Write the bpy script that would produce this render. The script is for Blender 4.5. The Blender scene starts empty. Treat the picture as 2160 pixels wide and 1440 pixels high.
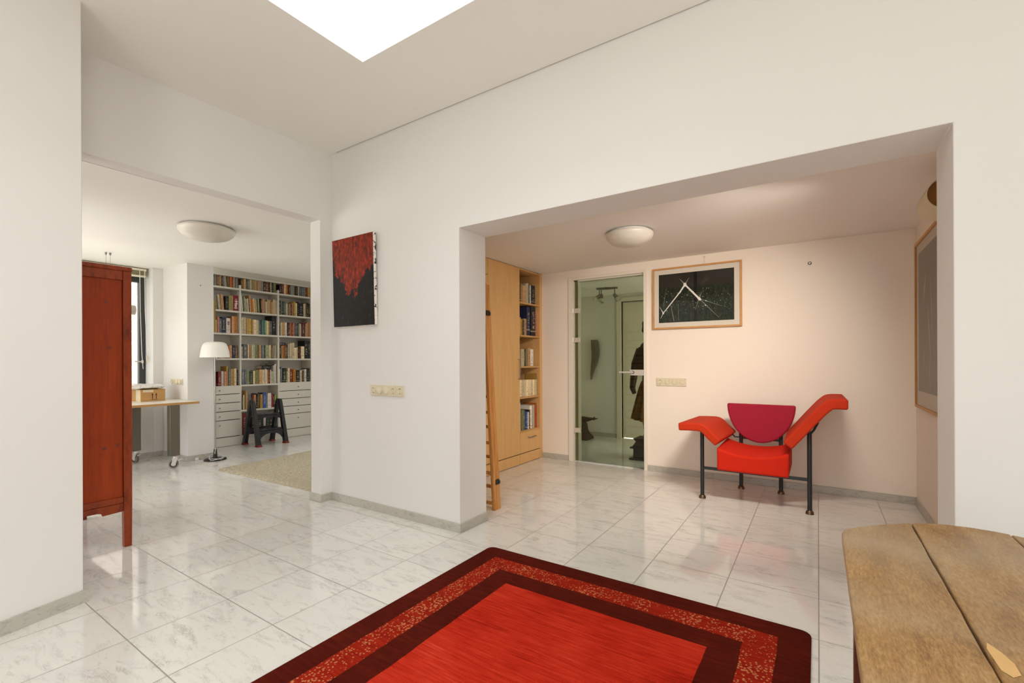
import bpy, bmesh, math, random
from mathutils import Vector, Matrix, Euler
PI = math.pi
S = bpy.context.scene
C = S.collection
SKY, EXPO, FILLW = 3.0, 0.95, 17
random.seed(7)

# ------------------------------------------------------------------ helpers
def lin(h):
    h = h.lstrip('#')
    v = [int(h[i:i+2], 16)/255 for i in (0, 2, 4)]
    return tuple(x/12.92 if x <= .04045 else ((x+.055)/1.055)**2.4 for x in v) + (1,)

class NT:
    """small node-tree writer"""
    def __init__(self, name, rough=.5, metal=0, spec=.5):
        self.m = bpy.data.materials.new(name); self.m.use_nodes = True
        self.t = self.m.node_tree; self.n = self.t.nodes
        self.b = self.n['Principled BSDF']
        self.b.inputs['Roughness'].default_value = rough
        self.b.inputs['Metallic'].default_value = metal
        self.b.inputs['Specular IOR Level'].default_value = spec
    def node(self, typ, **kw):
        nd = self.n.new(typ)
        for k, v in kw.items(): setattr(nd, k, v)
        return nd
    def link(self, a, b): self.t.links.new(a, b)
    def val(self, sock, v):
        if isinstance(v, (int, float)): sock.default_value = v
        elif isinstance(v, (tuple, list)): sock.default_value = v
        else: self.link(v, sock)
    def math(self, op, a, b=0.0, c=None):
        nd = self.node('ShaderNodeMath', operation=op)
        self.val(nd.inputs[0], a); self.val(nd.inputs[1], b)
        if c is not None: self.val(nd.inputs[2], c)
        return nd.outputs[0]
    def coord(self, kind='Object', scale=(1, 1, 1), loc=(0, 0, 0), rot=(0, 0, 0)):
        tc = self.node('ShaderNodeTexCoord'); mp = self.node('ShaderNodeMapping')
        self.link(tc.outputs[kind], mp.inputs[0])
        mp.inputs['Location'].default_value = loc; mp.inputs['Scale'].default_value = scale
        mp.inputs['Rotation'].default_value = rot
        return mp.outputs[0]
    def noise(self, vec, scale=5, detail=3, rough=.5, dist=0):
        nd = self.node('ShaderNodeTexNoise'); self.link(vec, nd.inputs['Vector'])
        nd.inputs['Scale'].default_value = scale; nd.inputs['Detail'].default_value = detail
        nd.inputs['Roughness'].default_value = rough; nd.inputs['Distortion'].default_value = dist
        return nd.outputs['Fac']
    def ramp(self, fac, stops):
        nd = self.node('ShaderNodeValToRGB'); self.link(fac, nd.inputs[0]); e = nd.color_ramp.elements
        while len(e) < len(stops): e.new(.5)
        for i, (p, c) in enumerate(stops):
            e[i].position = p; e[i].color = lin(c) if isinstance(c, str) else c
        return nd.outputs[0]
    def mix(self, fac, a, b, mode='MIX'):
        nd = self.node('ShaderNodeMix', data_type='RGBA', blend_type=mode)
        self.val(nd.inputs[0], fac); self.val(nd.inputs[6], a); self.val(nd.inputs[7], b)
        return nd.outputs[2]
    def color(self, c): self.val(self.b.inputs['Base Color'], c); return self
    def bump(self, h, strength=.1, dist=.01):
        nd = self.node('ShaderNodeBump'); self.link(h, nd.inputs['Height'])
        nd.inputs['Strength'].default_value = strength; nd.inputs['Distance'].default_value = dist
        self.link(nd.outputs[0], self.b.inputs['Normal']); return self
    def sep(self, vec):
        nd = self.node('ShaderNodeSeparateXYZ'); self.link(vec, nd.inputs[0]); return nd.outputs

def plain(name, col, rough=.5, metal=0, spec=.5, var=.04, scale=30):
    """a colour with a slight procedural unevenness"""
    t = NT(name, rough, metal, spec)
    c = lin(col); d = tuple(max(0, x*(1-var*2)) for x in c[:3]) + (1,)
    t.color(t.mix(t.noise(t.coord(), scale, 2), c, d)); return t.m

def paint(name, col, rough=.6):
    t = NT(name, rough, 0, .3)
    v = t.coord(); c = lin(col)
    t.color(t.mix(t.noise(v, .9, 3), c, tuple(x*.97 for x in c[:3]) + (1,)))
    t.bump(t.noise(v, 160, 2), .05, .002); return t.m

def wood(name, a, b, rough=.45, stretch=(12, 1.2, 12), scale=3.5, spec=.4, dark=None, bump=.08):
    t = NT(name, rough, 0, spec)
    v = t.coord(scale=stretch)
    f = t.noise(v, scale, 5, .6, .6)
    g = t.noise(t.coord(scale=tuple(s*5 for s in stretch)), scale*2, 3)
    h = t.math('ADD', t.math('MULTIPLY', f, .7), t.math('MULTIPLY', g, .3))
    stops = [(.3, a), (.7, b)] if dark is None else [(.28, dark), (.42, a), (.72, b)]
    t.color(t.ramp(h, stops)); t.bump(h, bump, .003); return t.m

class MB:
    """collects shapes into ONE mesh"""
    def __init__(self): self.bm = bmesh.new(); self.mi = 0
    def _f(self, vs):
        try:
            f = self.bm.faces.new(vs); f.material_index = self.mi; return f
        except ValueError: return None
    def box(self, x0, x1, y0, y1, z0, z1, M=None):
        p = [Vector((x, y, z)) for z in (z0, z1) for y in (y0, y1) for x in (x0, x1)]
        if M: p = [M @ q for q in p]
        v = [self.bm.verts.new(q) for q in p]
        for a in ((0, 2, 3, 1), (4, 5, 7, 6), (0, 1, 5, 4), (2, 6, 7, 3), (0, 4, 6, 2), (1, 3, 7, 5)): self._f([v[i] for i in a])
        return self
    def prism(self, pts, d0, d1, axis='z', M=None):
        """polygon pts extruded along axis from d0 to d1"""
        def P(a, b, d): return {'z': (a, b, d), 'y': (a, d, b), 'x': (d, a, b)}[axis]
        lo = [Vector(P(a, b, d0)) for a, b in pts]; hi = [Vector(P(a, b, d1)) for a, b in pts]
        if M: lo = [M @ q for q in lo]; hi = [M @ q for q in hi]
        lo = [self.bm.verts.new(q) for q in lo]; hi = [self.bm.verts.new(q) for q in hi]
        n = len(pts)
        self._f(lo[::-1]); self._f(hi)
        for i in range(n): self._f([lo[i], lo[(i+1) % n], hi[(i+1) % n], hi[i]])
        return self
    def tube(self, path, r, seg=10, cap=True, up=None, ry=None):
        """round (or elliptical) tube along path; r may be a list"""
        P = [Vector(p) for p in path]; n = len(P)
        R = r if isinstance(r, (list, tuple)) else [r]*n
        RY = R if ry is None else (ry if isinstance(ry, (list, tuple)) else [ry]*n)
        rings = []; prev = None
        for i in range(n):
            d = (P[min(i+1, n-1)] - P[max(i-1, 0)]).normalized()
            u = prev if prev else (Vector(up) if up else (Vector((0, 0, 1)) if abs(d.z) < .9 else Vector((1, 0, 0))))
            s = d.cross(u)
            if s.length < 1e-6: s = d.orthogonal()
            s.normalize(); w = s.cross(d).normalized(); prev = w
            rings.append([self.bm.verts.new(P[i] + s*(math.cos(k*2*PI/seg)*R[i]) + w*(math.sin(k*2*PI/seg)*RY[i])) for k in range(seg)])
        for a, b in zip(rings, rings[1:]):
            for k in range(seg): self._f([a[k], a[(k+1) % seg], b[(k+1) % seg], b[k]])
        if cap: self._f(rings[0][::-1]); self._f(rings[-1])
        return self
    def lathe(self, prof, c=(0, 0, 0), seg=32, axis='z', M=None, closed=False):
        """profile (r, h) turned about the axis through c"""
        rings = []
        for r, h in prof:
            ring = []
            for k in range(seg if r > 1e-6 else 1):
                a = k*2*PI/seg; x, y = r*math.cos(a), r*math.sin(a)
                q = {'z': (x, y, h), 'y': (x, h, y), 'x': (h, x, y)}[axis]
                q = Vector(q)
                if M: q = M @ q
                ring.append(self.bm.verts.new(q + Vector(c)))
            rings.append(ring)
        for a, b in zip(rings, rings[1:]):
            for k in range(seg):
                if len(a) == 1 and len(b) == 1: break
                if len(a) == 1: self._f([a[0], b[k], b[(k+1) % seg]])
                elif len(b) == 1: self._f([a[k], a[(k+1) % seg], b[0]])
                else: self._f([a[k], a[(k+1) % seg], b[(k+1) % seg], b[k]])
        return self
    def cyl(self, p, q, r, seg=16, r2=None): return self.tube([p, q], [r, r if r2 is None else r2], seg)
    def ball(self, c, r, seg=16, rings=10, sc=(1, 1, 1)):
        prof = [(math.sin(i*PI/rings), -math.cos(i*PI/rings)) for i in range(rings+1)]
        prof[0] = (0, -1); prof[-1] = (0, 1)
        M = Matrix.Diagonal(Vector((r*sc[0], r*sc[1], r*sc[2], 1)))
        return self.lathe(prof, c, seg, 'z', M)
    def loft(self, rings, cap=True):
        V = [[self.bm.verts.new(Vector(p)) for p in r] for r in rings]
        n = len(V[0])
        for a, b in zip(V, V[1:]):
            for k in range(n): self._f([a[k], a[(k+1) % n], b[(k+1) % n], b[k]])
        if cap: self._f(V[0][::-1]); self._f(V[-1])
        return self

def obj(name, mb, mats, parent=None, bevel=0, seg=2, smooth=None, loc=None, sub=0):
    me = bpy.data.meshes.new(name)
    bm = mb.bm
    bmesh.ops.recalc_face_normals(bm, faces=bm.faces)
    bm.to_mesh(me); bm.free()
    for m in (mats if isinstance(mats, (list, tuple)) else [mats]): me.materials.append(m)
    if smooth is not None:
        me.polygons.foreach_set('use_smooth', [True]*len(me.polygons))
        me.set_sharp_from_angle(angle=math.radians(smooth))
    o = bpy.data.objects.new(name, me); C.objects.link(o)
    if loc: o.location = loc
    if parent: o.parent = parent
    if sub:
        md = o.modifiers.new('sub', 'SUBSURF'); md.levels = sub; md.render_levels = sub
    if bevel:
        md = o.modifiers.new('bev', 'BEVEL'); md.width = bevel; md.segments = seg; md.limit_method = 'ANGLE'
        md.angle_limit = math.radians(40); md.harden_normals = False
        if smooth is None:
            me.polygons.foreach_set('use_smooth', [True]*len(me.polygons)); me.set_sharp_from_angle(angle=math.radians(50))
    return o
def tag(o, label, cat, group=None, kind=None):
    o['label'] = label; o['category'] = cat
    if group: o['group'] = group
    if kind: o['kind'] = kind
    return o
def struct(name, mb, mat, label, cat, **kw):
    o = obj(name, mb, mat, **kw); return tag(o, label, cat, kind='structure')
def empty(name, loc, label, cat, group=None, kind=None, rz=0):
    o = bpy.data.objects.new(name, None); C.objects.link(o); o.location = loc; o.rotation_euler = (0, 0, rz)
    o.empty_display_size = .1
    return tag(o, label, cat, group, kind)

# ------------------------------------------------------------------ materials
M = {}
M['wall'] = paint('white_wall_paint', '#E2E0DC')
M['ceil'] = paint('ceiling_paint', '#F1EFE9')
M['wallfar'] = paint('warm_lit_wall_paint', '#EFE4D6')  # warm light of the far room put into the wall colour
M['wellpaint'] = paint('skylight_well_paint', '#F7F6F2')
M['trim'] = plain('door_frame_paint', '#E9E1D2', .4)
M['maple'] = wood('maple_veneer', '#D4A468', '#E2B67A', .42, (10, 10, .9), 2.2, .35, bump=.02)
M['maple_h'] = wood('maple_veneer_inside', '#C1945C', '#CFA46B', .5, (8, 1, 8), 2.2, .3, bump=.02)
M['oak'] = wood('pale_oak_frame', '#BE864B', '#CE9A5E', .45, (6, 6, 6), 3, .35)
M['ladderwood'] = wood('pine_ladder_wood', '#C0803F', '#DCA565', .5, (30, 12, 1.1), 2.5, .3, dark='#935A26')
M['black'] = plain('black_powder_coat', '#1C1F20', .45)
M['darkplastic'] = plain('black_plastic', '#15181A', .28)
M['redrubber'] = plain('red_rubber', '#7E1E14', .6)
M['bronze'] = plain('bronze_cap', '#6E5A44', .35, .85)
M['steel'] = plain('brushed_steel', '#A7A29A', .32, .9)
M['satin'] = plain('satin_aluminium', '#D8D4CA', .35, .35)
M['darksteel'] = plain('dark_steel', '#8A847A', .35, .6)
M['whiteplastic'] = plain('ivory_plastic', '#DCD2B6', .35)
M['hole'] = plain('dark_recess', '#2A261F', .7)
M['whiteshelf'] = plain('white_shelf_lacquer', '#DDD8CC', .4)
M['opal'] = plain('opal_glass', '#DDD8CC', .3)
M['lampwhite'] = plain('white_enamel', '#F4F1EA', .35)
M['cord'] = plain('white_cord', '#E8E6E0', .5)
M['page'] = plain('book_paper', '#D9CCB0', .8)

def glass(name, tint, refl=.06, top=.7):
    m = bpy.data.materials.new(name); m.use_nodes = True; t = m.node_tree; n = t.nodes; n.clear()
    out = n.new('ShaderNodeOutputMaterial'); mx = n.new('ShaderNodeMixShader'); tr = n.new('ShaderNodeBsdfTransparent')
    gl = n.new('ShaderNodeBsdfGlossy'); lw = n.new('ShaderNodeLayerWeight'); mp = n.new('ShaderNodeMapRange')
    tr.inputs[0].default_value = tint; gl.inputs['Roughness'].default_value = .02
    lw.inputs[0].default_value = .25
    mp.inputs['To Min'].default_value = refl*.5; mp.inputs['To Max'].default_value = top
    t.links.new(lw.outputs['Fresnel'], mp.inputs[0]); t.links.new(mp.outputs[0], mx.inputs[0])
    t.links.new(tr.outputs[0], mx.inputs[1]); t.links.new(gl.outputs[0], mx.inputs[2]); t.links.new(mx.outputs[0], out.inputs[0])
    return m
M['glass'] = glass('clear_window_glass', (.97, .98, .97, 1), .05)
M['greyglass'] = glass('grey_tinted_glass', (.62, .645, .545, 1), .05)
M['picglass'] = glass('picture_glass', (.98, .98, .98, 1), .03, .3)

# marble floor tiles: joints every 0.4445 m in x, 0.4365 m in y
def marble(name, tiles=True, base='#E2E0DA', dark='#98968E', rough=.07):
    t = NT(name, rough, 0, .5)
    P = t.coord(); s = t.sep(P)
    if tiles:
        fx = t.math('DIVIDE', s[0], .4445); fy = t.math('DIVIDE', t.math('SUBTRACT', s[1], .7885), .4365)
        ix, iy = t.math('FLOOR', fx), t.math('FLOOR', fy)
        gx, gy = t.math('FRACT', fx), t.math('FRACT', fy)
        dx = t.math('MINIMUM', gx, t.math('SUBTRACT', 1, gx)); dy = t.math('MINIMUM', gy, t.math('SUBTRACT', 1, gy))
        d = t.math('MULTIPLY', t.math('MINIMUM', dx, dy), .44)
        grout = t.math('LESS_THAN', d, .0028)
        cmb = t.node('ShaderNodeCombineXYZ'); t.link(ix, cmb.inputs[0]); t.link(iy, cmb.inputs[1])
        wn = t.node('ShaderNodeTexWhiteNoise', noise_dimensions='2D'); t.link(cmb.outputs[0], wn.inputs[0])
        sc = t.node('ShaderNodeVectorMath', operation='SCALE'); t.link(wn.outputs['Color'], sc.inputs[0]); sc.inputs[3].default_value = 37
        ad = t.node('ShaderNodeVectorMath', operation='ADD'); t.link(P, ad.inputs[0]); t.link(sc.outputs[0], ad.inputs[1])
        mp = t.node('ShaderNodeMapping'); t.link(ad.outputs[0], mp.inputs[0]); V = mp.outputs[0]
        mp.inputs['Rotation'].default_value = (0, 0, .35); mp.inputs['Scale'].default_value = (1.3, 4.2, 1)
    else:
        V = t.coord(scale=(1, 1, 1.6))
    f1 = t.noise(V, 3.4 if tiles else 16, 6, .62, 1.2)
    f2 = t.noise(V, 9 if tiles else 40, 6, .7, 2.2)
    f3 = t.noise(V, 30 if tiles else 70, 4, .6, .5)
    veins = t.math('SUBTRACT', 1, t.math('MULTIPLY', t.math('ABSOLUTE', t.math('SUBTRACT', f2, .5)), 15))
    veins = t.math('MAXIMUM', veins, 0)
    patch = t.math('MULTIPLY', t.math('MAXIMUM', t.math('SUBTRACT', f1, .5), 0), 3.2)
    amt = t.math('ADD', t.math('MULTIPLY', t.math('MULTIPLY', veins, patch), 1.0),
                 t.math('MULTIPLY', t.math('MAXIMUM', t.math('SUBTRACT', f3, .6), 0), 1.8))
    amt = t.math('MINIMUM', t.math('ADD', amt, t.math('MULTIPLY', patch, .14)), 1)
    col = t.mix(amt, lin(base), lin(dark))
    if tiles:
        tv = t.math('ADD', .95, t.math('MULTIPLY', wn.outputs[0], .07))
        g = t.node('ShaderNodeCombineColor')
        for i in range(3): t.link(tv, g.inputs[i])
        col = t.mix(1.0, col, g.outputs[0], 'MULTIPLY')
        col = t.mix(t.math('MULTIPLY', grout, .7), col, lin('#7E7A70'))
        t.val(t.b.inputs['Roughness'], t.math('ADD', rough, t.math('MULTIPLY', grout, .3)))
    t.color(col); return t.m
M['floor'] = marble('carrara_floor_tiles')
M['skirt'] = marble('grey_marble_skirting', False, '#B9B5AA', '#5E5C55', .3)

# ------------------------------------------------------------------ the shell
CE, LC, AC, FC, HC = 3.218, 2.585, 2.80, 2.45, 2.40      # ceilings: hall with skylight, study, alcove, far room, corridor
W = 'wall'
struct('floor', MB().box(-8.5, 3.1, -3.1, 8.2, -.1, 0), M['floor'], 'polished white marble tile floor running through all rooms', 'floor')

# long wall with the wide opening
struct('wall_back', MB().prism([(-3.948, 0), (-2.2385, 0), (-2.2385, 2.287), (.4805, 2.287), (.4805, 0), (2.8, 0), (2.8, 3.5), (-3.948, 3.5)], 2.66, 2.99, 'y'),
       M['wall'], 'long white wall with the wide opening to the far room', W, bevel=.004)
# left wall with the opening to the study
struct('wall_left', MB().prism([(2.66, 0), (2.549, 0), (2.549, 2.588), (.785, 2.588), (.785, 3.5), (2.66, 3.5)], -3.948, -3.798, 'x'),
       M['wall'], 'white wall above the opening to the study', W)
struct('wall_near', MB().prism([(-3.285, .785), (-2.40, -2.8), (-3.948, -2.8), (-3.948, .785)], 0, 3.5), M['wall'],
       'white wall end in front of the study opening', W, bevel=.004)
# main ceiling with the square skylight hole
sx0, sx1, sy0, sy1 = -2.4425, -.50, .02, 1.95
m = MB()
m.box(-3.798, 2.8, sy1, 2.650, CE, CE+.03).box(-3.798, 2.8, -2.8, sy0, CE, CE+.03)
m.box(-3.798, sx0, sy0, sy1, CE, CE+.03).box(sx1, 2.8, sy0, sy1, CE, CE+.03)
m.box(-3.798, -3.70, 2.650, 2.66, CE, CE+.03)
struct('ceiling', m, M['ceil'], 'white ceiling around the square skylight', 'ceiling')
m = MB()
m.box(-3.798, 2.8, sy1+.1, 2.66, CE+.05, CE+.28).box(-3.798, 2.8, -2.8, sy0-.1, CE+.05, CE+.28)
m.box(-3.798, sx0-.1, sy0-.1, sy1+.1, CE+.05, CE+.28).box(sx1+.1, 2.8, sy0-.1, sy1+.1, CE+.05, CE+.28)
struct('ceiling_roof_slab', m, M['ceil'], 'roof slab over the hall ceiling', 'ceiling')
m = MB(); zt = 4.05; zb = CE+.03
m.box(sx0-.1, sx0, sy0-.1, sy1+.1, zb, zt).box(sx1, sx1+.1, sy0-.1, sy1+.1, zb, zt)
m.box(sx0, sx1, sy0-.1, sy0, zb, zt).box(sx0, sx1, sy1, sy1+.1, zb, zt)
struct('trim_1', m, M['wellpaint'], 'bright white shaft walls of the skylight', 'skylight')
m = MB(); m.box(sx0-.1, sx1+.1, sy0-.1, sy1+.1, zt, zt+.012)
sk = struct('window_1', m, M['glass'], 'flat glass pane on top of the skylight shaft', 'skylight')
# unseen hall walls by the camera; window openings added to bring in daylight
struct('wall_camera', MB().box(-3.95, -.8, -2.95, -2.8, 0, 3.5).box(.8, 2.95, -2.95, -2.8, 0, 3.5).box(-.8, .8, -2.95, -2.8, 2.5, 3.5).box(-.8, .8, -2.95, -2.8, 0, .12),
       M['wall'], 'white wall behind the viewer with an added daylight opening', W)
struct('wall_right', MB().box(2.8, 2.95, -2.8, -1.8, 0, 3.5).box(2.8, 2.95, -.1, 2.99, 0, 3.5).box(2.8, 2.95, -1.8, -.1, 0, .5).box(2.8, 2.95, -1.8, -.1, 2.8, 3.5),
       M['wall'], 'white side wall right of the viewer', W)  # side opening is added, out of view, to light the left wall
# study (room on the left)
GX = -7.845                                              # plane of the study window
struct('wall_study_window', MB().box(-8.0, -7.59, .70, .95, 0, LC).box(-8.0, -7.59, -1.9, -1.7, 0, LC).box(-8.0, -7.59, -1.7, .70, 0, .4).box(-8.0, -7.59, -1.7, .70, 2.45, LC).box(-8.0, -7.59, .95, 2.54, 0, .84).box(-8.0, -7.59, 2.54, 2.657, 0, LC),
       M['wall'], 'white study wall around the window', W, bevel=.003)  # the nearer, unseen opening is added for more light in the study
struct('wall_study_column', MB().box(-8.0, -6.832, 2.657, 2.974, 0, LC+.002), M['wall'], 'white column between study window and bookcase', W, bevel=.003)
struct('wall_alcove', MB().box(-8.0, -7.87, 2.974, 5.3, 0, 3.0), M['wall'], 'white wall behind the bookcase', W)
struct('wall_study_end', MB().box(-8.0, -3.7, 5.3, 5.42, 0, 3.0), M['wall'], 'white end wall of the study', W)
struct('wall_study_side', MB().box(-3.80, -3.70, 2.99, 5.3, 0, 3.0), M['wall'], 'white wall between study and cabinet', W)
struct('wall_study_near', MB().box(-8.0, -7.2, -2.05, -1.9, 0, 3.0).box(-4.3, -3.95, -2.05, -1.9, 0, 3.0).box(-7.2, -4.3, -2.05, -1.9, 2.4, 3.0).box(-7.2, -4.3, -2.05, -1.9, 0, .3), M['wall'], 'white near wall of the study', W)  # unseen opening added to brighten the study
struct('wall_study_left', MB().box(-3.948, -3.90, -2.05, .784, 0, 3.0), M['wall'], 'study side of the near wall', W)
struct('ceiling_study', MB().box(-8.0, -3.9485, -1.9, 2.657, LC, 2.95).box(-6.84, -3.9485, 2.657, 2.989, LC, 2.95).box(-6.84, -5.6, 2.989, 5.3, LC, 2.95).box(-4.3, -3.80, 2.989, 5.3, LC, 2.95).box(-5.6, -4.3, 2.989, 3.75, LC, 2.95).box(-5.6, -4.3, 4.85, 5.3, LC, 2.95),
       M['ceil'], 'white ceiling of the study', 'ceiling')  # hole in the hidden part is added to light bookcase and column
struct('ceiling_alcove', MB().box(-8.0, -6.85, 2.974, 5.3, AC, 2.95), M['ceil'], 'ceiling above the bookcase alcove', 'ceiling')
# far room
struct('ceiling_far_room', MB().box(-3.7, .725, 2.99, 5.371, FC, FC+.012).box(-3.7, .9, 2.99, 5.5, FC+.03, FC+.3), M['ceil'], 'white ceiling of the far room', 'ceiling')
DX0, DX1, DZ = -2.622, -1.703, 2.322
struct('wall_far', MB().box(-3.7, DX0-.03, 5.375, 5.495, 0, 2.8).box(DX1+.02, .9, 5.375, 5.495, 0, 2.8).box(DX0-.03, DX1+.02, 5.375, 5.495, DZ+.025, 2.8),
       M['wallfar'], 'wall behind the red armchair with warm light in its colour', W)
struct('wall_far_right', MB().box(.725, .9, 2.99, 3.05, 0, FC).box(.725, .9, 3.05, 5.375, 0, FC), M['wallfar'], 'narrow side wall with framed print and warm light in its colour', W)
# corridor behind the glass door
struct('wall_corridor_back', MB().box(-3.9, -2.72, 7.4, 7.5, 0, 2.5).box(-1.70, -.9, 7.4, 7.5, 0, 2.5).box(-2.72, -1.70, 7.4, 7.5, 2.27, 2.5),
       M['wall'], 'corridor wall with a white inner door', W)
struct('wall_corridor_left', MB().box(-3.9, -3.75, 5.495, 7.4, 0, 2.5), M['wall'], 'left wall of the corridor', W)
struct('wall_corridor_right', MB().box(-1.05, -.9, 5.495, 5.7, 0, 2.5).box(-1.05, -.9, 7.0, 7.4, 0, 2.5).box(-1.05, -.9, 5.7, 7.0, 2.2, 2.5).box(-1.05, -.9, 5.7, 7.0, 0, .1), M['wall'], 'right wall of the corridor', W)  # unseen opening added to light the corridor
struct('ceiling_corridor', MB().box(-3.9, -.9, 5.495, 7.5, HC, 2.6), M['ceil'], 'corridor ceiling', 'ceiling')

# skirtings
def skirt(name, segs, label):
    m = MB()
    for s in segs: m.box(*s, 0, .068)
    struct(name, m, M['skirt'], label, 'skirting', bevel=.002)
k = .012
skirt('baseboard_back', [(-3.798, -2.2385+k, 2.66-k, 2.66), (-2.2385, -2.2385+k, 2.66, 2.99+k)], 'grey marble skirting of the pier')
skirt('baseboard_back_right', [(.4805-k, 2.8, 2.66-k, 2.66), (.4805-k, .4805, 2.66, 2.99)], 'marble skirting right of the opening')
skirt('baseboard_left', [(-3.96, -3.786, 2.549-k, 2.549), (-3.798, -3.786, 2.549, 2.648)], 'short marble skirting at the study jamb')
m = MB(); d = Vector((-2.40+3.285, -2.8-.785)).normalized(); nx = Vector((-d.y, d.x)) * .014
p0 = Vector((-3.285, .785)) - d*.014
m.prism([(p0.x, p0.y), (p0.x+nx.x, p0.y+nx.y), (-2.40+nx.x, -2.8+nx.y), (-2.40, -2.8)], 0, .068)
struct('baseboard_near', m, M['skirt'], 'marble skirting of the near wall end', 'skirting')
skirt('baseboard_far', [(-3.08, -2.69, 5.375-k, 5.375), (-1.657, .725, 5.375-k, 5.375)], 'marble skirting behind the red armchair')
skirt('baseboard_far_right', [(.725-k, .725, 2.99, 5.363)], 'marble skirting below the framed print on the side wall')
skirt('baseboard_study', [(-7.59, -7.59+k, -1.9, 2.657), (-7.59, -6.832+k, 2.657-k, 2.657), (-6.832, -6.832+k, 2.657, 2.974)], 'marble skirting of study wall and column')
skirt('baseboard_corridor', [(-3.75, -2.80, 7.4-k, 7.4)], 'marble skirting in the corridor')

# study window
fr = plain('anthracite_window_frame', '#343A38', .4)
w = empty('window_2', (GX, 1.7, .84), 'dark framed study window beside the column', 'window', kind='structure')
def at(o, p):                                              # keep world coordinates when parented to an unrotated empty
    o.matrix_parent_inverse = p.matrix_world.inverted() if False else Matrix.Translation(-p.location); return o
m = MB().box(GX-.07, GX, 2.466, 2.54, .84, LC).box(GX-.07, GX, .95, 2.466, 2.40, LC).box(GX-.07, GX, .95, 2.466, .84, .90).box(GX-.07, GX, .95, 1.01, .90, 2.4)
at(obj('window_frame', m, fr, w, bevel=.004), w)
at(obj('window_pane', MB().box(GX-.04, GX-.032, 1.01, 2.466, .90, 2.40), M['glass'], w), w)
m = MB().box(GX, GX+.02, 2.485, 2.51, 1.28, 1.32).tube([(GX+.02, 2.495, 1.30), (GX+.05, 2.495, 1.30), (GX+.052, 2.40, 1.305)], .008)
at(obj('window_handle', m, M['satin'], w), w)
m = MB().box(-7.84, -7.59, .951, 2.539, .84, .856); struct('trim_2', m, M['trim'], 'white window sill in the study', 'sill')
# blind, drawn up
b = empty('venetian_blind', (-7.74, 1.7, LC), 'cream venetian blind drawn up over the study window', 'blind')
bl = plain('cream_blind_slat', '#D8CFA0', .5); bl2 = plain('cream_blind_rail', '#EDE8CF', .45)
m = MB().box(-7.77, -7.71, .98, 2.51, 2.545, 2.573); at(obj('head_rail', m, bl2, b, bevel=.002), b)
m = MB()
for i in range(7): m.box(-7.768, -7.712, .99, 2.505, 2.485+i*.0085, 2.487+i*.0085)
at(obj('slat_stack', m, bl, b), b)
m = MB().box(-7.768, -7.712, .99, 2.507, 2.462, 2.482); at(obj('bottom_rail', m, bl2, b, bevel=.002), b)
for y, z1 in ((2.43, 1.2), (2.485, 1.35)):
    m = MB().tube([(-7.70, y, 2.54), (-7.695, y+.002, 2.0), (-7.70, y+.02, z1+.2), (-7.69, y+.03, z1)], .004, 6)
    at(obj('cord', m, M['cord'], b), b)
m = MB().lathe([(.004, .03), (.011, 0), (.011, -.05), (.004, -.07)], (-7.69, 2.51, 1.36), 10); at(obj('cord_weight', m, M['whiteplastic'], b), b)
# brick house outside
t = NT('grey_brick_wall', .85)
br = t.node('ShaderNodeTexBrick'); t.link(t.coord('Object', rot=(PI/2, 0, PI/2)), br.inputs['Vector'])
br.inputs['Color1'].default_value = lin('#B9AAA2'); br.inputs['Color2'].default_value = lin('#9D938D'); br.inputs['Mortar'].default_value = lin('#DAD6CF')
br.inputs['Scale'].default_value = 1; br.inputs['Brick Width'].default_value = .22; br.inputs['Row Height'].default_value = .075; br.inputs['Mortar Size'].default_value = .010
t.color(br.outputs[0]); t.bump(br.outputs['Fac'], -.4, .006)
tag(obj('neighbour_house', MB().box(-10.9, -10.6, -2.5, 6.5, -.1, 4.4), t.m), 'grey brick house wall outside the study window', 'building', kind='structure')

# ------------------------------------------------------------------ glass door
d1 = empty('door_1', (-2.16, 5.38, 0), 'frameless grey glass door in a cream frame', 'door', kind='structure')
m = MB().box(-2.684, DX0, 5.361, 5.50, 0, DZ+.035).box(DX1, -1.664, 5.361, 5.50, 0, DZ+.035).box(DX0, DX1, 5.361, 5.50, DZ, DZ+.035)
m.box(DX0-.004, DX0+.055, 5.405, 5.50, 0, DZ).box(DX1-.012, DX1+.002, 5.405, 5.50, 0, DZ).box(DX0, DX1, 5.405, 5.50, DZ-.018, DZ)
at(obj('door_frame', m, M['trim'], d1, bevel=.002), d1)
at(obj('door_glass', MB().box(DX0+.022, DX1-.004, 5.384, 5.394, .012, DZ-.02), M['greyglass'], d1), d1)
for z in (1.93, 1.555, .40):
    m = MB().box(-2.615, -2.528, 5.376, 5.384, z-.03, z+.03).cyl((-2.622, 5.372, z-.032), (-2.622, 5.372, z+.032), .009, 12)
    at(obj('hinge', m, M['satin'], d1, bevel=.0015), d1)
at(obj('lock_case', MB().box(-1.875, -1.707, 5.368, 5.3835, 1.112, 1.180), M['satin'], d1, bevel=.002), d1)
m = MB().cyl((-1.835, 5.37, 1.148), (-1.835, 5.325, 1.148), .011, 14).tube([(-1.83, 5.327, 1.149), (-1.99, 5.327, 1.149)], .009, 12, ry=.011)
at(obj('door_handle', m, M['satin'], d1), d1)
m = MB().lathe([(0, 0), (.017, 0), (.017, .005), (0, .005)], (-1.835, 5.363, 1.148), 18, 'y'); at(obj('handle_rose', m, M['hole'], d1), d1)
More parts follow.
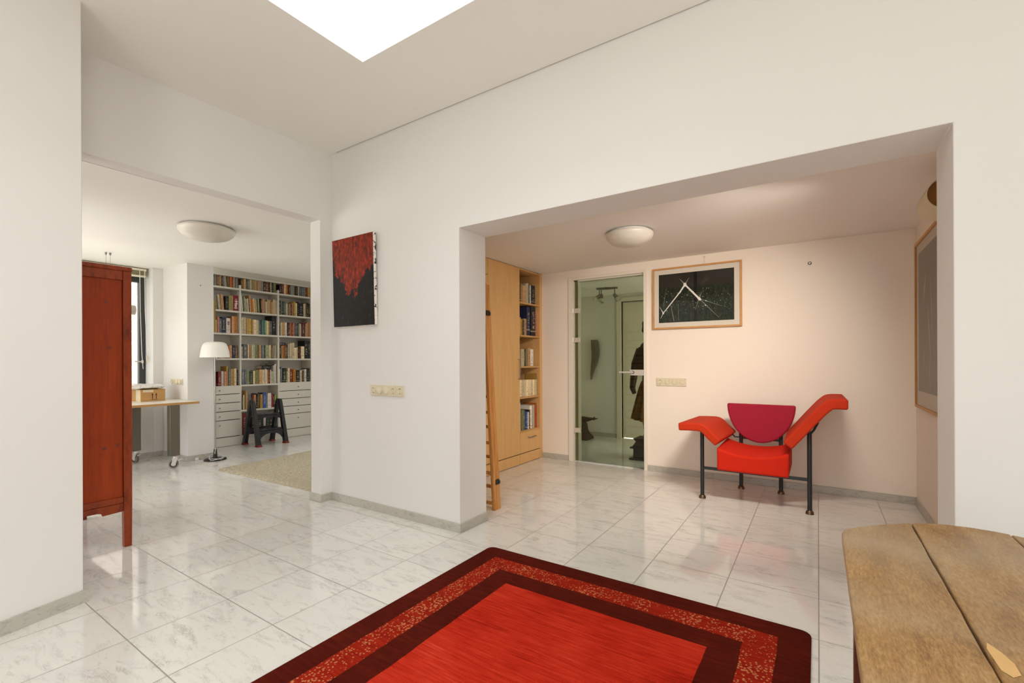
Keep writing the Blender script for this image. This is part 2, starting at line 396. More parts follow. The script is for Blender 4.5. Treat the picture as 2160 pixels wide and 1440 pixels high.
# inner door in the corridor
d2 = empty('door_2', (-2.2, 7.4, 0), 'plain white inner door at the end of the corridor', 'door', kind='structure')
m = MB().box(-2.80, -2.72, 7.372, 7.50, 0, 2.34).box(-1.70, -1.62, 7.372, 7.50, 0, 2.34).box(-2.72, -1.70, 7.372, 7.50, 2.27, 2.34)
at(obj('door_frame', m, M['trim'], d2, bevel=.003), d2)
at(obj('door_leaf', MB().box(-2.715, -1.705, 7.44, 7.48, .012, 2.265), M['trim'], d2, bevel=.002), d2)

# ------------------------------------------------------------------ wall plates
def ring(m, c, r0, r1, h, axis='y', sgn=-1, seg=24):
    m.lathe([(r0, 0), (r0, sgn*h), (r1, sgn*h), (r1, 0)], c, seg, axis)
def socket_plate(name, x0, x1, z0, z1, Y, kinds, label, group='ivory socket and switch plates'):
    r = empty(name, ((x0+x1)/2, Y, (z0+z1)/2), label, 'socket', group)
    at(obj('plate', MB().box(x0, x1, Y-.011, Y, z0, z1), M['whiteplastic'], r, bevel=.003), r)
    n = len(kinds); st = (x1-x0)/n; zc = (z0+z1)/2
    for i, kd in enumerate(kinds):
        cx = x0 + st*(i+.5); y = Y-.011
        if kd == 's':
            m = MB(); m.lathe([(.030, 0), (.030, -.006), (.024, -.006), (.022, .004), (0, .004)], (cx, y, zc), 24, 'y')
            m.mi = 1
            for sx in (-.0095, .0095): m.lathe([(0, -.0003), (.003, -.0003), (.003, .003)], (cx+sx, y+.003, zc), 10, 'y')
            m.box(cx-.003, cx+.003, y-.004, y+.003, zc+.017, zc+.021).box(cx-.003, cx+.003, y-.004, y+.003, zc-.021, zc-.017)
            at(obj('socket', m, [M['whiteplastic'], M['hole']], r, smooth=35), r)
        elif kd == 'd':
            m = MB(); m.lathe([(.033, 0), (.033, -.008), (.030, -.017), (.021, -.023), (0, -.025)], (cx, y, zc), 24, 'y')
            at(obj('rotary_switch', m, M['whiteplastic'], r, smooth=35), r)
        else:
            m = MB(); m.lathe([(.029, 0), (.029, -.004), (.027, -.004), (.0265, -.002), (.0255, -.002), (.025, -.0065), (0, -.007)], (cx, y, zc), 24, 'y')
            m.mi = 1; m.box(cx+.026, cx+.030, y-.0015, y, zc+.03, zc+.034)
            at(obj('dimmer', m, [M['whiteplastic'], M['hole']], r, smooth=35), r)
    return r
socket_plate('socket_plate', -3.235, -2.825, .995, 1.085, 2.66, 'sddss', 'five-gang ivory plate with sockets and domed switches below the red and black painting')
socket_plate('socket_plate', -1.556, -1.225, .997, 1.087, 5.375, 'sccc', 'four-gang ivory plate with one socket on the warm-tinted wall near the armchair')
socket_plate('socket_plate', -7.312, -6.965, .99, 1.07, 2.657, 'ssdd', 'small four-gang plate on the study column beside the desk')
def wall_button(name, x, y, z, axis, label):
    m = MB(); m.lathe([(.017, 0), (.017, -.004), (.009, -.007), (.007, -.022), (.010, -.026), (0, -.027)], (x, y, z), 18, axis)
    return tag(obj(name, m, M['darksteel'], smooth=40), label, 'hook')
wall_button('wall_hook', -.063, 5.375, 2.233, 'y', 'small grey round knob high on the warm-tinted wall right of the photograph')
m = MB(); m.lathe([(.006, 0), (.006, .006), (0, .007)], (-6.832, 2.815, 2.31), 10, 'x'); tag(obj('wall_plug', m, M['hole']), 'small dark screw plug high on the study column', 'screw')

# ------------------------------------------------------------------ ceiling lamps
def dome_lamp(x, y, z, r, label):
    o = empty('ceiling_lamp', (x, y, z), label, 'lamp', 'round opal ceiling lamps')
    obj('lamp_base', MB().lathe([(0, 0), (r*.86, 0), (r*.86, -.022), (0, -.022)], (0, 0, 0), 48), M['lampwhite'], o, smooth=40)
    prof = [(r*.97, -.014), (r, -.02)] + [(r*math.cos(a*PI/180)**.85, -.022-.108*math.sin(a*PI/180)) for a in range(6, 90, 6)] + [(0, -.130)]
    obj('shade', MB().lathe(prof, (0, 0, 0), 56), M['opal'], o, smooth=60)
    return o
dome_lamp(-4.90, 2.075, LC, .235, 'shallow white dome lamp on the study ceiling')
fl_ = dome_lamp(-1.42, 4.07, FC, .212, 'shallow white dome lamp on the far room ceiling above the glass door')
# added warm fill light, unseen behind the beam, brightens the far room
l = bpy.data.lights.new('far_room_fill', 'AREA'); l.shape = 'RECTANGLE'; l.size = 1.2; l.size_y = .10; l.energy = FILLW; l.spread = math.radians(105); l.color = (1, .90, .79)
o = bpy.data.objects.new('far_room_fill', l); C.objects.link(o); o.location = (-.27, 3.06, 2.34); o.rotation_euler = Vector((-.75, 1, -.85)).to_track_quat('-Z', 'Y').to_euler()

# ------------------------------------------------------------------ bookcases
wb = M['whiteshelf']
bx0, bx1 = -7.855, -7.555
bc = empty('white_bookcase', (-7.7, 4.0, 0), 'tall white built-in bookcase full of books with drawers below', 'bookcase')
UP = [(3.045, 3.070), (3.660, 3.686), (4.272, 4.299), (4.885, 4.911)]
BAY = [(3.070, 3.660), (3.686, 4.272), (4.299, 4.885)]
for a, b_ in UP: at(obj('upright', MB().box(bx0, bx1, a, b_, 0, 2.50 if a in (3.660, 4.272) else 2.62), wb, bc, bevel=.0015), bc)
at(obj('back_panel', MB().box(bx0-.01, bx0, 3.045, 4.911, 0, 2.78), wb, bc), bc)
at(obj('top_rail', MB().box(bx1-.03, bx1, 3.045, 4.911, 2.617, 2.645), wb, bc, bevel=.0015), bc)
at(obj('filler_board', MB().box(bx1-.06, bx1-.035, 3.045, 4.911, 2.62, AC), wb, bc), bc)
SH = [2.448, 2.091, 1.739, 1.351]
for i, (a, b_) in enumerate(BAY):
    zs = SH + ([.935, .537] if i == 1 else [])
    for z in zs: at(obj('shelf', MB().box(bx0, bx1-.002, a, b_, z-.027, z), wb, bc, bevel=.0015), bc)
    if i == 1:
        at(obj('shelf', MB().box(bx0, bx1-.002, a, b_, .105, .135), wb, bc, bevel=.0015), bc)
        at(obj('plinth', MB().box(bx1-.03, bx1-.004, a, b_, 0, .103), wb, bc), bc)
    else:
        top = .927 if i == 0 else .942
        at(obj('shelf', MB().box(bx0, bx1-.004, a, b_, top-.020, top), wb, bc, bevel=.001), bc)
        zz = [top-.002, .798, .666, .534, .401, .143]
        ky = 3.36 if i == 0 else 4.626
        for j in range(5):
            dr = at(obj('drawer', MB().box(bx1-.02, bx1+.002, a-.012, b_+.012, zz[j+1]+.005, zz[j]-.005), wb, bc, bevel=.0015), bc)
            kz = [.860, .727, .593, .463, .328][j]
            kn = obj('knob', MB().lathe([(.005, 0), (.005, .010), (.010, .014), (.010, .019), (0, .021)], (bx1+.002, ky, kz), 14, 'x'), M['darksteel'], dr, smooth=40)
        at(obj('drawer_gap_shade', MB().box(bx1-.05, bx1-.03, a, b_, .01, top-.03), M['hole'], bc), bc)  # dark sheet stands in for shade in the drawer gaps
        at(obj('plinth', MB().box(bx1-.03, bx1-.004, a-.012, b_+.012, .004, .137), wb, bc), bc)

# maple cabinet in the far room
mp, mx = M['maple'], -3.08
mc = empty('maple_cabinet', (mx-.3, 4.6, 0), 'tall maple veneer cabinet with a flush door and an open bookshelf column', 'cabinet')
at(obj('carcass', MB().box(-3.69, mx-.001, 5.310, 5.372, 0, FC-.004).box(-3.69, -3.67, 3.35, 5.31, 0, FC-.01).box(-3.69, mx-.02, 4.815, 4.832, .14, FC-.03)
       .box(-3.67, mx-.022, 3.35, 3.37, 0, FC-.03).box(-3.67, mx-.03, 3.37, 4.815, .14, .16).box(mx-.045, mx-.024, 4.832, 5.31, .395, .410), mp, mc, bevel=.001), mc)
at(obj('top_rail', MB().box(-3.67, mx, 4.819, 5.308, FC-.024, FC-.006), mp, mc, bevel=.001), mc)
dd = at(obj('door', MB().box(mx-.02, mx, 4.158, 4.816, .137, FC-.006), mp, mc, bevel=.0012), mc)
obj('door_handle', MB().tube([(mx, 4.783, 1.31), (mx+.028, 4.783, 1.305), (mx+.028, 4.783, 1.07), (mx, 4.783, 1.065)], .0055, 10), M['darksteel'], dd)
at(obj('door', MB().box(mx-.02, mx, 3.40, 4.154, .137, 2.256), mp, mc, bevel=.0012), mc)
at(obj('door', MB().box(mx-.02, mx, 3.40, 4.154, 2.262, FC-.006), mp, mc, bevel=.0012), mc)
for z in (2.030, 1.615, 1.223, .835, .408):
    at(obj('shelf', MB().box(-3.66, mx-.006, 4.833, 5.309, z-.020, z), M['maple_h'], mc, bevel=.001), mc)
dw = at(obj('drawer', MB().box(mx-.02, mx, 4.822, 5.305, .137, .388), mp, mc, bevel=.0012), mc)
obj('drawer_handle', MB().tube([(mx, 5.00, .318), (mx+.026, 5.01, .318), (mx+.026, 5.17, .318), (mx, 5.18, .318)], .0055, 10), M['darksteel'], dw)
for y0, y1 in ((3.40, 4.154), (4.158, 4.816), (4.822, 5.305)):
    at(obj('plinth', MB().box(mx-.02, mx-.002, y0, y1, .006, .126), mp, mc, bevel=.001), mc)
at(obj('plinth_gap_shade', MB().box(mx-.05, mx-.022, 3.40, 5.308, 0, .136), M['hole'], mc), mc)  # dark strip painted as the shade behind the plinth gap

# books -------------------------------------------------------------
COL = {'k': ('black', '#1B1A1C'), 'n': ('navy', '#222A4A'), 'b': ('brown', '#7A5636'), 'B': ('dark brown', '#3E2B20'), 'g': ('grey', '#8E8C84'), 'G': ('dark green', '#26382F'),
       'e': ('sage green', '#A3B084'), 'o': ('orange', '#C4742A'), 'y': ('gold', '#C09A45'), 'r': ('red', '#B3342E'), 'R': ('dark red', '#7C2420'), 'c': ('cream', '#E8D6AC'),
       'w': ('white', '#E6E0D4'), 't': ('tan', '#C39A66'), 'u': ('blue', '#2F5392'), 'l': ('teal', '#2E6A68'), 'p': ('pink', '#C58474'), 'v': ('olive', '#8C8450'),
       's': ('slate', '#5E6B70'), 'L': ('lime green', '#A3B84F'), 'x': ('beige', '#C9B998'), 'M': ('red', '#8E1F1C'), 'S': ('white', '#D8CDBC')}
BM = {}
def book_mat(c):
    if c in BM: return BM[c]
    nm, hx = COL[c]; t = NT('book_cloth_'+nm.replace(' ', '_'), .55)
    inf = t.node('ShaderNodeObjectInfo'); base = lin(hx)
    hv = t.node('ShaderNodeHueSaturation'); hv.inputs['Color'].default_value = base
    t.link(t.math('ADD', .75, t.math('MULTIPLY', inf.outputs['Random'], .45)), hv.inputs['Value'])
    t.link(t.math('ADD', .485, t.math('MULTIPLY', t.math('FRACT', t.math('MULTIPLY', inf.outputs['Random'], 7.3)), .03)), hv.inputs['Hue'])
    s = t.sep(t.coord('Generated'))
    # title strip down the spine: broken dashes of a contrasting tone, and one band near an end
    off = t.math('MULTIPLY', inf.outputs['Random'], 91.7)
    cmb = t.node('ShaderNodeCombineXYZ'); t.link(t.math('MULTIPLY', s[2], 26), cmb.inputs[2]); t.link(off, cmb.inputs[0]); t.link(t.math('MULTIPLY', s[1], 1.6), cmb.inputs[1])
    n = t.noise(cmb.outputs[0], 1, 2)
    inner = t.math('LESS_THAN', t.math('ABSOLUTE', t.math('SUBTRACT', s[1], .5)), .22)
    span = t.math('LESS_THAN', t.math('ABSOLUTE', t.math('SUBTRACT', s[2], .52)), .30)
    dash = t.math('MULTIPLY', t.math('GREATER_THAN', n, .53), t.math('MULTIPLY', inner, span))
    bp = t.math('ADD', .10, t.math('MULTIPLY', t.math('FRACT', t.math('MULTIPLY', inf.outputs['Random'], 13.1)), .12))
    band = t.math('MULTIPLY', t.math('LESS_THAN', t.math('ABSOLUTE', t.math('SUBTRACT', s[2], bp)), .018), t.math('GREATER_THAN', t.math('FRACT', t.math('MULTIPLY', inf.outputs['Random'], 5.7)), .5))
    lum = sum(base[:3])/3
    ink = lin('#D9C9A2') if lum < .16 else lin('#4A3A2C')
    f = t.math('MULTIPLY', t.math('MAXIMUM', dash, band), .55)
    t.color(t.mix(f, hv.outputs[0], ink)); BM[c] = t.m; return t.m

def book_mb(w, h, d):
    """spine faces +x, origin at the foot of the spine's left edge"""
    m = MB(); c = min(.003, w*.16); r = min(.004, w*.25)
    m.mi = 0
    m.prism([(-d, 0), (-r, 0), (0, r*1.2), (0, w-r*1.2), (-r, w), (-d, w), (-d, w-c), (-.006, w-c), (-.006, c), (-d, c)], 0, h)
    m.mi = 1; m.box(-d+.004, -.006, c, w-c, .003, h-.004)
    return m
ROWN = {'c': ('column-side bay', ['top', 'second', 'third', 'fourth', 'fifth']), 'm': ('middle bay', ['top', 'second', 'third', 'fourth', 'fifth', 'sixth', 'bottom']),
        'd': ('doorway-side bay', ['top', 'second', 'third', 'fourth', 'fifth']), 'f': ('maple cabinet', ['top', 'second', 'third', 'fourth', 'bottom'])}
used_labels = {}
ORD = ['first', 'second', 'third', 'fourth', 'fifth', 'sixth', 'seventh', 'eighth', 'ninth', 'tenth']
LIM = {'c': (3.071, 3.659), 'm': (3.687, 4.271), 'd': (4.300, 4.884), 'f': (4.834, 5.308)}
def B(key, X, z, data):
    bay, names = ROWN[key[0]]; sh = names[int(key[1])-1]
    where = 'on the %s shelf of the %s' % (sh, bay)
    grp = 'books %s' % where
    rows = [r.split(',') for r in data.split(';')]
    st = [(float(a), float(w), float(h), c, float(l)) for a, w, h, c, l in rows]
    stand = [r for r in st if not 0 < r[4] < 1]
    lim = LIM[key[0]]; hs = sorted(r[2] for r in stand); med = hs[len(hs)//2]
    cur = lim[0]; tops = []
    for i, (y, w, h, c, lean) in enumerate(stand):
        y = max(y, cur); w = min(w, lim[1]-y-.0005)
        if lean: w = max(.008, w-.003)
        if w < .006: continue
        dep = min(.23, max(.11, h*.68)); dep *= random.uniform(.92, 1.04)
        sx = X + random.uniform(-.012, .008)
        dep = min(dep, (.25 if key[0] != 'f' else .40))
        o = obj('book', book_mb(w-.0012, h, dep), [book_mat(c), M['page']])
        o.location = (sx, y, z+.0005)
        if lean:
            a = math.radians(min(lean, 5.5)*1.0)
            # a leaning book: the top tips towards smaller y, pivot on its low far corner
            o.rotation_euler = (a, 0, 0); o.location.y = y + h*math.sin(a)*.12; o.location.z = z+.0005
            cur = o.location.y + (w*math.cos(a))+.001
        else: cur = y+w
        size = 'thick' if w > .045 else 'slim' if w < .018 else 'tall' if h > med*1.1 else 'low' if h < med*.85 else 'narrow' if w < .026 else ''
        lc = COL[stand[i-1][3]][0] if i else None; rc = COL[stand[i+1][3]][0] if i+1 < len(stand) else None
        me = COL[c][0]
        nb = 'between %s and %s books' % (lc, rc) if lc and rc else ('beside a %s book at the left end' % rc if rc else 'beside a %s book at the right end' % lc)
        lab = ' '.join(x for x in (size, me, 'book', nb) if x) + ', %s %s shelf' % (bay, sh)
        if c == 'M': lab = 'thick red book with big white Mao lettering on its spine, column-side bay'
        if c == 'S': lab = 'thick white book with black SO lettering on its spine, column-side bay third shelf'
        lab = ' '.join(lab.split()[:16])
        used_labels.setdefault(lab, []).append((o, i))
        tag(o, lab, 'book', grp)
        tops.append((y, y+w, z+h))
        if c in 'MS':
            cu = bpy.data.curves.new('t', 'FONT'); cu.body = 'Mao' if c == 'M' else 'SO'; cu.align_x = 'CENTER'; cu.align_y = 'CENTER'
            cu.size = w*(.95 if c == 'M' else .62); cu.extrude = .0006; cu.offset = .0016
            tmp = bpy.data.objects.new('t', cu); C.objects.link(tmp); bpy.context.view_layer.update()
            me_ = bpy.data.meshes.new_from_object(tmp.evaluated_get(bpy.context.evaluated_depsgraph_get())); bpy.data.objects.remove(tmp)
            me_.materials.clear(); me_.materials.append(plain('cream_print', '#EFE2CF', .6) if c == 'M' else plain('black_print', '#1D1A18', .6))
            q = bpy.data.objects.new('spine_lettering', me_); C.objects.link(q); q.parent = o
            # text right -> down the spine, text up -> towards +y
            zc = h*.40 if c == 'M' else h*.66
            sgn = 1 if c == 'M' else 1
            q.matrix_local = Matrix.Translation((.0006, (w-.0012)/2, zc)) @ Matrix(((0, 0, 1, 0), (0, 1, 0, 0), (-1, 0, 0, 0), (0, 0, 0, 1)))
            q.scale = (1.15, 1, 1)
    for y, L, zb, c, th in [r for r in st if 0 < r[4] < 1]:
        zz = max([t for a, b_, t in tops if a < y+L-.004 and b_ > y+.004] + [z])
        over = [t for t in tops]
        o = obj('book', book_mb(th-.001, L, .17), [book_mat(c), M['page']])
        o.rotation_euler = (-PI/2, 0, 0); o.location = (X-.02, y, zz+th+.0005)
        tops.append((y, y+L, zz+th))
        lab = 'flat-lying %s book on top of the others, %s %s shelf' % (COL[c][0], bay, sh)
        used_labels.setdefault(lab, []).append((o, 0)); tag(o, lab, 'book', grp)
B('c1',-7.590,2.448,'3.307,0.01,0.172,B,0;3.318,0.032,0.174,g,0;3.351,0.037,0.166,b,0;3.389,0.025,0.164,t,0;3.416,0.021,0.163,B,0;3.438,0.017,0.164,s,0;3.456,0.022,0.166,g,5;3.48,0.019,0.167,x,5;3.5,0.017,0.169,b,3;3.519,0.019,0.171,v,4;3.54,0.035,0.171,o,0;3.576,0.017,0.169,R,0;3.594,0.021,0.172,x,0;3.618,0.033,0.165,g,0;3.652,0.026,0.165,n,0')
B('c2',-7.590,2.091,'3.318,0.046,0.217,g,14;3.376,0.037,0.228,x,9;3.416,0.043,0.238,t,4;3.469,0.048,0.217,k,0;3.519,0.044,0.233,v,0;3.566,0.023,0.238,t,0;3.59,0.07,0.243,M,0')
B('c3',-7.590,1.739,'3.328,0.022,0.196,x,0;3.353,0.032,0.243,p,0;3.387,0.035,0.22,s,0;3.424,0.052,0.244,n,0;3.48,0.06,0.232,S,0;3.541,0.018,0.249,R,0;3.56,0.039,0.267,t,0;3.599,0.034,0.27,o,0;3.634,0.029,0.27,t,0')
B('c4',-7.590,1.351,'3.317,0.033,0.207,c,0;3.351,0.034,0.208,b,0;3.388,0.044,0.21,x,0;3.434,0.036,0.2,t,0;3.473,0.029,0.201,g,0;3.505,0.022,0.19,o,0;3.53,0.038,0.202,t,0;3.569,0.04,0.204,n,0;3.611,0.035,0.202,b,0')
B('c5',-7.590,0.927,'3.313,0.023,0.241,G,0;3.358,0.05,0.216,R,0;3.41,0.035,0.225,w,0;3.447,0.031,0.22,p,0;3.48,0.03,0.299,y,0;3.513,0.027,0.268,s,0;3.542,0.023,0.258,t,0;3.566,0.025,0.258,y,0;3.592,0.035,0.264,c,0;3.629,0.025,0.238,k,0;3.656,0.024,0.238,o,0')
B('m1',-7.590,2.448,'3.705,0.037,0.168,b,0;3.743,0.036,0.166,t,0;3.78,0.02,0.164,B,0;3.801,0.035,0.165,s,0;3.837,0.03,0.168,x,0;3.869,0.034,0.17,v,0;3.904,0.025,0.168,t,0;3.93,0.023,0.169,x,0;3.956,0.03,0.167,t,0;3.987,0.022,0.166,x,0;4.011,0.044,0.167,g,0;4.056,0.038,0.168,B,0;4.095,0.054,0.169,b,0;4.151,0.026,0.17,B,0;4.179,0.017,0.169,x,0;4.197,0.03,0.168,G,0;4.229,0.039,0.17,v,0')
B('m2',-7.590,2.091,'3.707,0.024,0.249,w,4;3.732,0.018,0.24,s,4;3.752,0.027,0.243,e,3;3.779,0.022,0.21,c,3;3.802,0.019,0.212,w,3;3.823,0.014,0.206,k,3;3.838,0.031,0.271,t,3;3.871,0.035,0.209,o,3;3.906,0.021,0.23,c,3;3.927,0.019,0.217,x,3;3.948,0.022,0.19,v,3;3.976,0.027,0.232,e,3;4.005,0.023,0.238,B,0;4.029,0.029,0.241,p,0;4.059,0.024,0.232,t,0;4.084,0.032,0.198,x,0;4.116,0.021,0.235,x,0;4.138,0.039,0.233,t,0;4.179,0.033,0.2,t,0;4.213,0.027,0.243,x,0;4.24,0.031,0.234,x,0')
B('m3',-7.590,1.739,'3.705,0.01,0.241,x,0;3.716,0.03,0.263,c,0;3.747,0.033,0.264,x,0;3.781,0.031,0.25,t,0;3.813,0.051,0.251,y,0;3.868,0.026,0.233,t,0;3.894,0.051,0.239,c,0;3.947,0.035,0.233,x,0;3.984,0.033,0.239,s,0;4.018,0.018,0.241,l,0;4.038,0.02,0.242,g,0;4.059,0.024,0.235,l,0;4.085,0.024,0.24,e,0;4.11,0.021,0.232,c,0;4.132,0.029,0.231,t,0;4.163,0.026,0.233,s,0;4.191,0.068,0.336,k,0')
B('m4',-7.590,1.351,'3.705,0.025,0.186,x,0;3.732,0.053,0.225,s,0;3.785,0.019,0.212,R,0;3.806,0.027,0.221,c,0;3.834,0.027,0.222,t,0;3.863,0.023,0.222,w,0;3.888,0.029,0.221,e,0;3.918,0.036,0.22,v,0;3.956,0.018,0.217,s,0;3.975,0.043,0.222,t,0;4.021,0.042,0.213,s,0;4.065,0.017,0.214,B,0;4.085,0.061,0.22,e,0;4.148,0.031,0.222,c,0;4.18,0.031,0.217,b,0;4.213,0.027,0.215,g,0;4.241,0.017,0.225,x,0;4.26,0.024,0.228,b,0')
B('m5',-7.590,0.935,'3.705,0.039,0.241,s,0;3.746,0.024,0.235,s,0;3.771,0.036,0.234,g,0;3.809,0.02,0.216,L,0;3.83,0.054,0.204,G,0;3.885,0.024,0.215,c,0;3.91,0.069,0.226,v,0;3.981,0.046,0.234,t,0;4.029,0.039,0.23,c,0;4.07,0.018,0.245,w,0;4.089,0.02,0.235,c,0;4.111,0.023,0.229,t,0;4.135,0.026,0.228,R,0;4.163,0.017,0.225,w,0;4.182,0.036,0.2,e,0;4.219,0.017,0.301,w,0;4.238,0.024,0.32,w,0;4.263,0.027,0.295,k,0;4.03,0.158,1.19,k,0.046;4.098,0.133,1.236,k,0.024')
B('m6',-7.590,0.537,'3.705,0.017,0.235,B,0;3.723,0.021,0.234,c,0;3.746,0.018,0.229,v,0;3.766,0.017,0.299,t,0;3.784,0.031,0.25,t,0;3.817,0.03,0.236,s,0;3.848,0.02,0.229,B,0;3.869,0.023,0.227,R,0;3.894,0.029,0.226,t,0;3.926,0.032,0.242,k,0;3.96,0.031,0.237,b,0;3.993,0.04,0.225,y,0;4.035,0.056,0.25,u,0;4.092,0.02,0.238,g,0;4.115,0.06,0.239,w,0;4.176,0.029,0.214,r,0;4.207,0.033,0.213,B,0;4.241,0.024,0.204,L,0')
B('m7',-7.590,0.135,'3.704,0.014,0.334,t,0;3.719,0.058,0.335,R,0;3.855,0.056,0.275,k,0;3.916,0.124,0.255,G,0;4.045,0.039,0.261,w,0;4.089,0.054,0.236,G,0;4.148,0.055,0.235,k,0')
B('d1',-7.590,2.448,'4.319,0.043,0.154,k,0;4.366,0.038,0.166,R,0;4.405,0.032,0.168,c,0;4.438,0.04,0.169,o,0;4.48,0.039,0.167,B,0;4.52,0.067,0.164,g,0;4.589,0.019,0.165,v,0;4.609,0.048,0.164,B,0;4.658,0.019,0.163,x,0;4.679,0.042,0.164,s,0;4.723,0.05,0.164,s,0;4.775,0.021,0.163,g,0;4.798,0.041,0.164,R,0;4.841,0.051,0.164,y,0;4.894,0.039,0.165,s,0')
B('d2',-7.590,2.091,'4.321,0.03,0.245,k,0;4.352,0.02,0.234,g,0;4.373,0.026,0.236,G,0;4.402,0.036,0.234,s,0;4.44,0.035,0.2,c,0;4.476,0.017,0.203,l,0;4.495,0.033,0.202,p,0;4.529,0.022,0.197,B,0;4.552,0.028,0.226,t,0;4.582,0.03,0.253,y,0;4.614,0.03,0.229,c,0;4.646,0.034,0.251,k,0;4.681,0.079,0.233,k,0;4.762,0.025,0.232,w,0;4.787,0.034,0.242,y,0;4.822,0.033,0.254,k,0;4.857,0.025,0.242,k,0;4.884,0.025,0.236,v,0')
B('d3',-7.590,1.739,'4.321,0.019,0.162,B,0;4.342,0.024,0.227,x,0;4.366,0.017,0.226,c,0;4.384,0.039,0.228,t,0;4.424,0.037,0.229,w,0;4.463,0.018,0.23,n,0;4.483,0.029,0.229,R,0;4.514,0.026,0.231,o,0;4.542,0.023,0.229,R,0;4.567,0.03,0.231,p,0;4.598,0.033,0.225,s,0;4.633,0.03,0.224,B,0;4.665,0.021,0.226,g,0;4.687,0.034,0.225,x,0;4.723,0.018,0.226,B,0;4.742,0.038,0.244,R,0;4.781,0.021,0.227,B,0;4.804,0.021,0.235,x,0;4.827,0.03,0.258,t,0;4.859,0.03,0.257,o,0;4.891,0.022,0.093,x,0')
B('d4',-7.590,1.351,'4.321,0.036,0.224,B,0;4.358,0.023,0.214,t,0;4.382,0.026,0.223,o,0;4.409,0.035,0.224,b,0;4.446,0.028,0.234,n,0;4.475,0.031,0.249,x,0;4.507,0.033,0.265,c,0;4.542,0.044,0.272,c,0;4.587,0.041,0.187,c,0;4.63,0.018,0.197,x,0;4.649,0.03,0.203,B,0;4.681,0.027,0.207,R,0;4.711,0.062,0.214,c,0;4.775,0.071,0.317,k,0;4.847,0.048,0.319,k,0;4.323,0.12,1.584,n,0.046')
B('d5',-7.590,0.942,'4.319,0.025,0.23,c,0;4.346,0.026,0.262,s,0;4.373,0.067,0.244,k,0;4.441,0.026,0.187,e,0;4.469,0.034,0.245,c,0;4.506,0.056,0.218,R,0;4.563,0.052,0.223,o,0;4.619,0.07,0.207,k,0;4.692,0.045,0.2,x,0;4.739,0.034,0.19,B,0;4.775,0.044,0.22,w,0;4.821,0.058,0.237,k,0;4.881,0.042,0.181,G,0')
B('f1',-3.120,2.030,'4.892,0.029,0.227,b,0;4.923,0.027,0.228,t,0;4.953,0.032,0.217,t,0;4.988,0.043,0.219,t,0;5.035,0.029,0.253,x,0;5.066,0.038,0.265,x,0;5.107,0.036,0.254,s,0;5.145,0.034,0.247,w,0;5.183,0.088,0.253,k,0')
B('f2',-3.120,1.615,'4.881,0.026,0.224,y,0;4.911,0.046,0.197,y,0;4.96,0.036,0.195,B,0;4.999,0.061,0.216,t,0;5.07,0.079,0.376,n,0;5.153,0.106,0.385,k,0;5.264,0.053,0.336,p,0;5.319,0.019,0.391,r,0')
B('f3',-3.120,1.223,'4.907,0.069,0.218,x,0;4.98,0.036,0.214,B,0;5.02,0.046,0.22,v,0;5.071,0.069,0.234,t,0;5.145,0.07,0.22,w,0')
B('f4',-3.120,0.835,'4.9,0.042,0.212,c,0;4.944,0.041,0.211,c,0;4.987,0.038,0.211,c,0;5.027,0.04,0.21,c,0;5.069,0.047,0.21,c,0;5.117,0.043,0.209,c,0;5.162,0.043,0.209,c,0;5.207,0.042,0.208,c,0;5.251,0.044,0.208,c,0;5.297,0.033,0.289,y,0')
B('f5',-3.120,0.408,'4.892,0.019,0.353,w,0;4.914,0.052,0.26,v,0;4.971,0.036,0.253,l,0;5.018,0.048,0.23,u,0;5.071,0.026,0.219,w,0;5.101,0.033,0.247,B,0;5.137,0.058,0.296,w,0;5.198,0.032,0.305,x,0;5.236,0.049,0.304,r,0;5.289,0.06,0.321,o,0')
for lab, L in used_labels.items():
    if len(L) > 1:
        for kx, (o, i) in enumerate(L):
            base, tail = lab.rsplit(', ', 1)
            o['label'] = ' '.join((base.replace(' book ', ' book, %s such from left, ' % ORD[min(kx, 9)], 1) + ', ' + tail).split()[:16])
# the tall yellow book standing in the gap at the end of the column-side shelf
o = obj('book', book_mb(.014, .40, .20), [book_mat('y'), M['page']])

o.location = (-7.585, 3.296, 1.7425); bpy.data.objects[o.name].rotation_euler = (-.02, .0, 0)
bpy.data.objects.remove(o)
m = MB().box(-.012, 0, 0, .034, 0, .50); m.mi = 1; m.box(0, .0015, .006, .012, .01, .49)
o = obj('yellow_board', m, [plain('yellow_card', '#A8842A', .6), plain('pale_yellow_edge', '#CDB155', .6)])
o.location = (-7.562, 3.282, 1.7395); o.rotation_euler = (.02, .045, 0)
tag(o, 'narrow yellow board standing upright beside the leaning books next to the column', 'board')

# ------------------------------------------------------------------ red armchair with flared arms
def felt(name, col):
    t = NT(name, .85, 0, .25); v = t.coord()
    c = lin(col); t.color(t.mix(t.noise(v, 9, 4), c, tuple(x*.86 for x in c[:3])+(1,)))
    t.bump(t.noise(v, 500, 2), .15, .001); return t.m
RED, CRIM = felt('scarlet_felt', '#D02508'), felt('crimson_felt', '#9E2036')
ORG = felt('orange_red_felt', '#C03210')
ch = empty('armchair', (-.48, 4.85, 0), 'scarlet armchair with flared wing arms, half-moon crimson back and thin black legs', 'armchair')
def leg(x, y, zt, par=ch):
    l = at(obj('leg', MB().cyl((x, y, .012), (x, y, zt), .0175, 16), M['black'], par, smooth=40), par)
    obj('foot_cap', MB().lathe([(0, 0), (.031, 0), (.031, .006), (.027, .022), (.020, .030), (0, .030)], (x, y, 0), 20), M['bronze'], l, smooth=40)
leg(-.904, 4.576, .632); leg(-.060, 4.576, .69); leg(-.645, 5.125, .62); leg(-.299, 5.125, .62)
m = MB().box(-.890, -.074, 4.563, 4.589, .272, .297)
at(obj('front_rail', m, M['black'], ch, bevel=.003), ch)
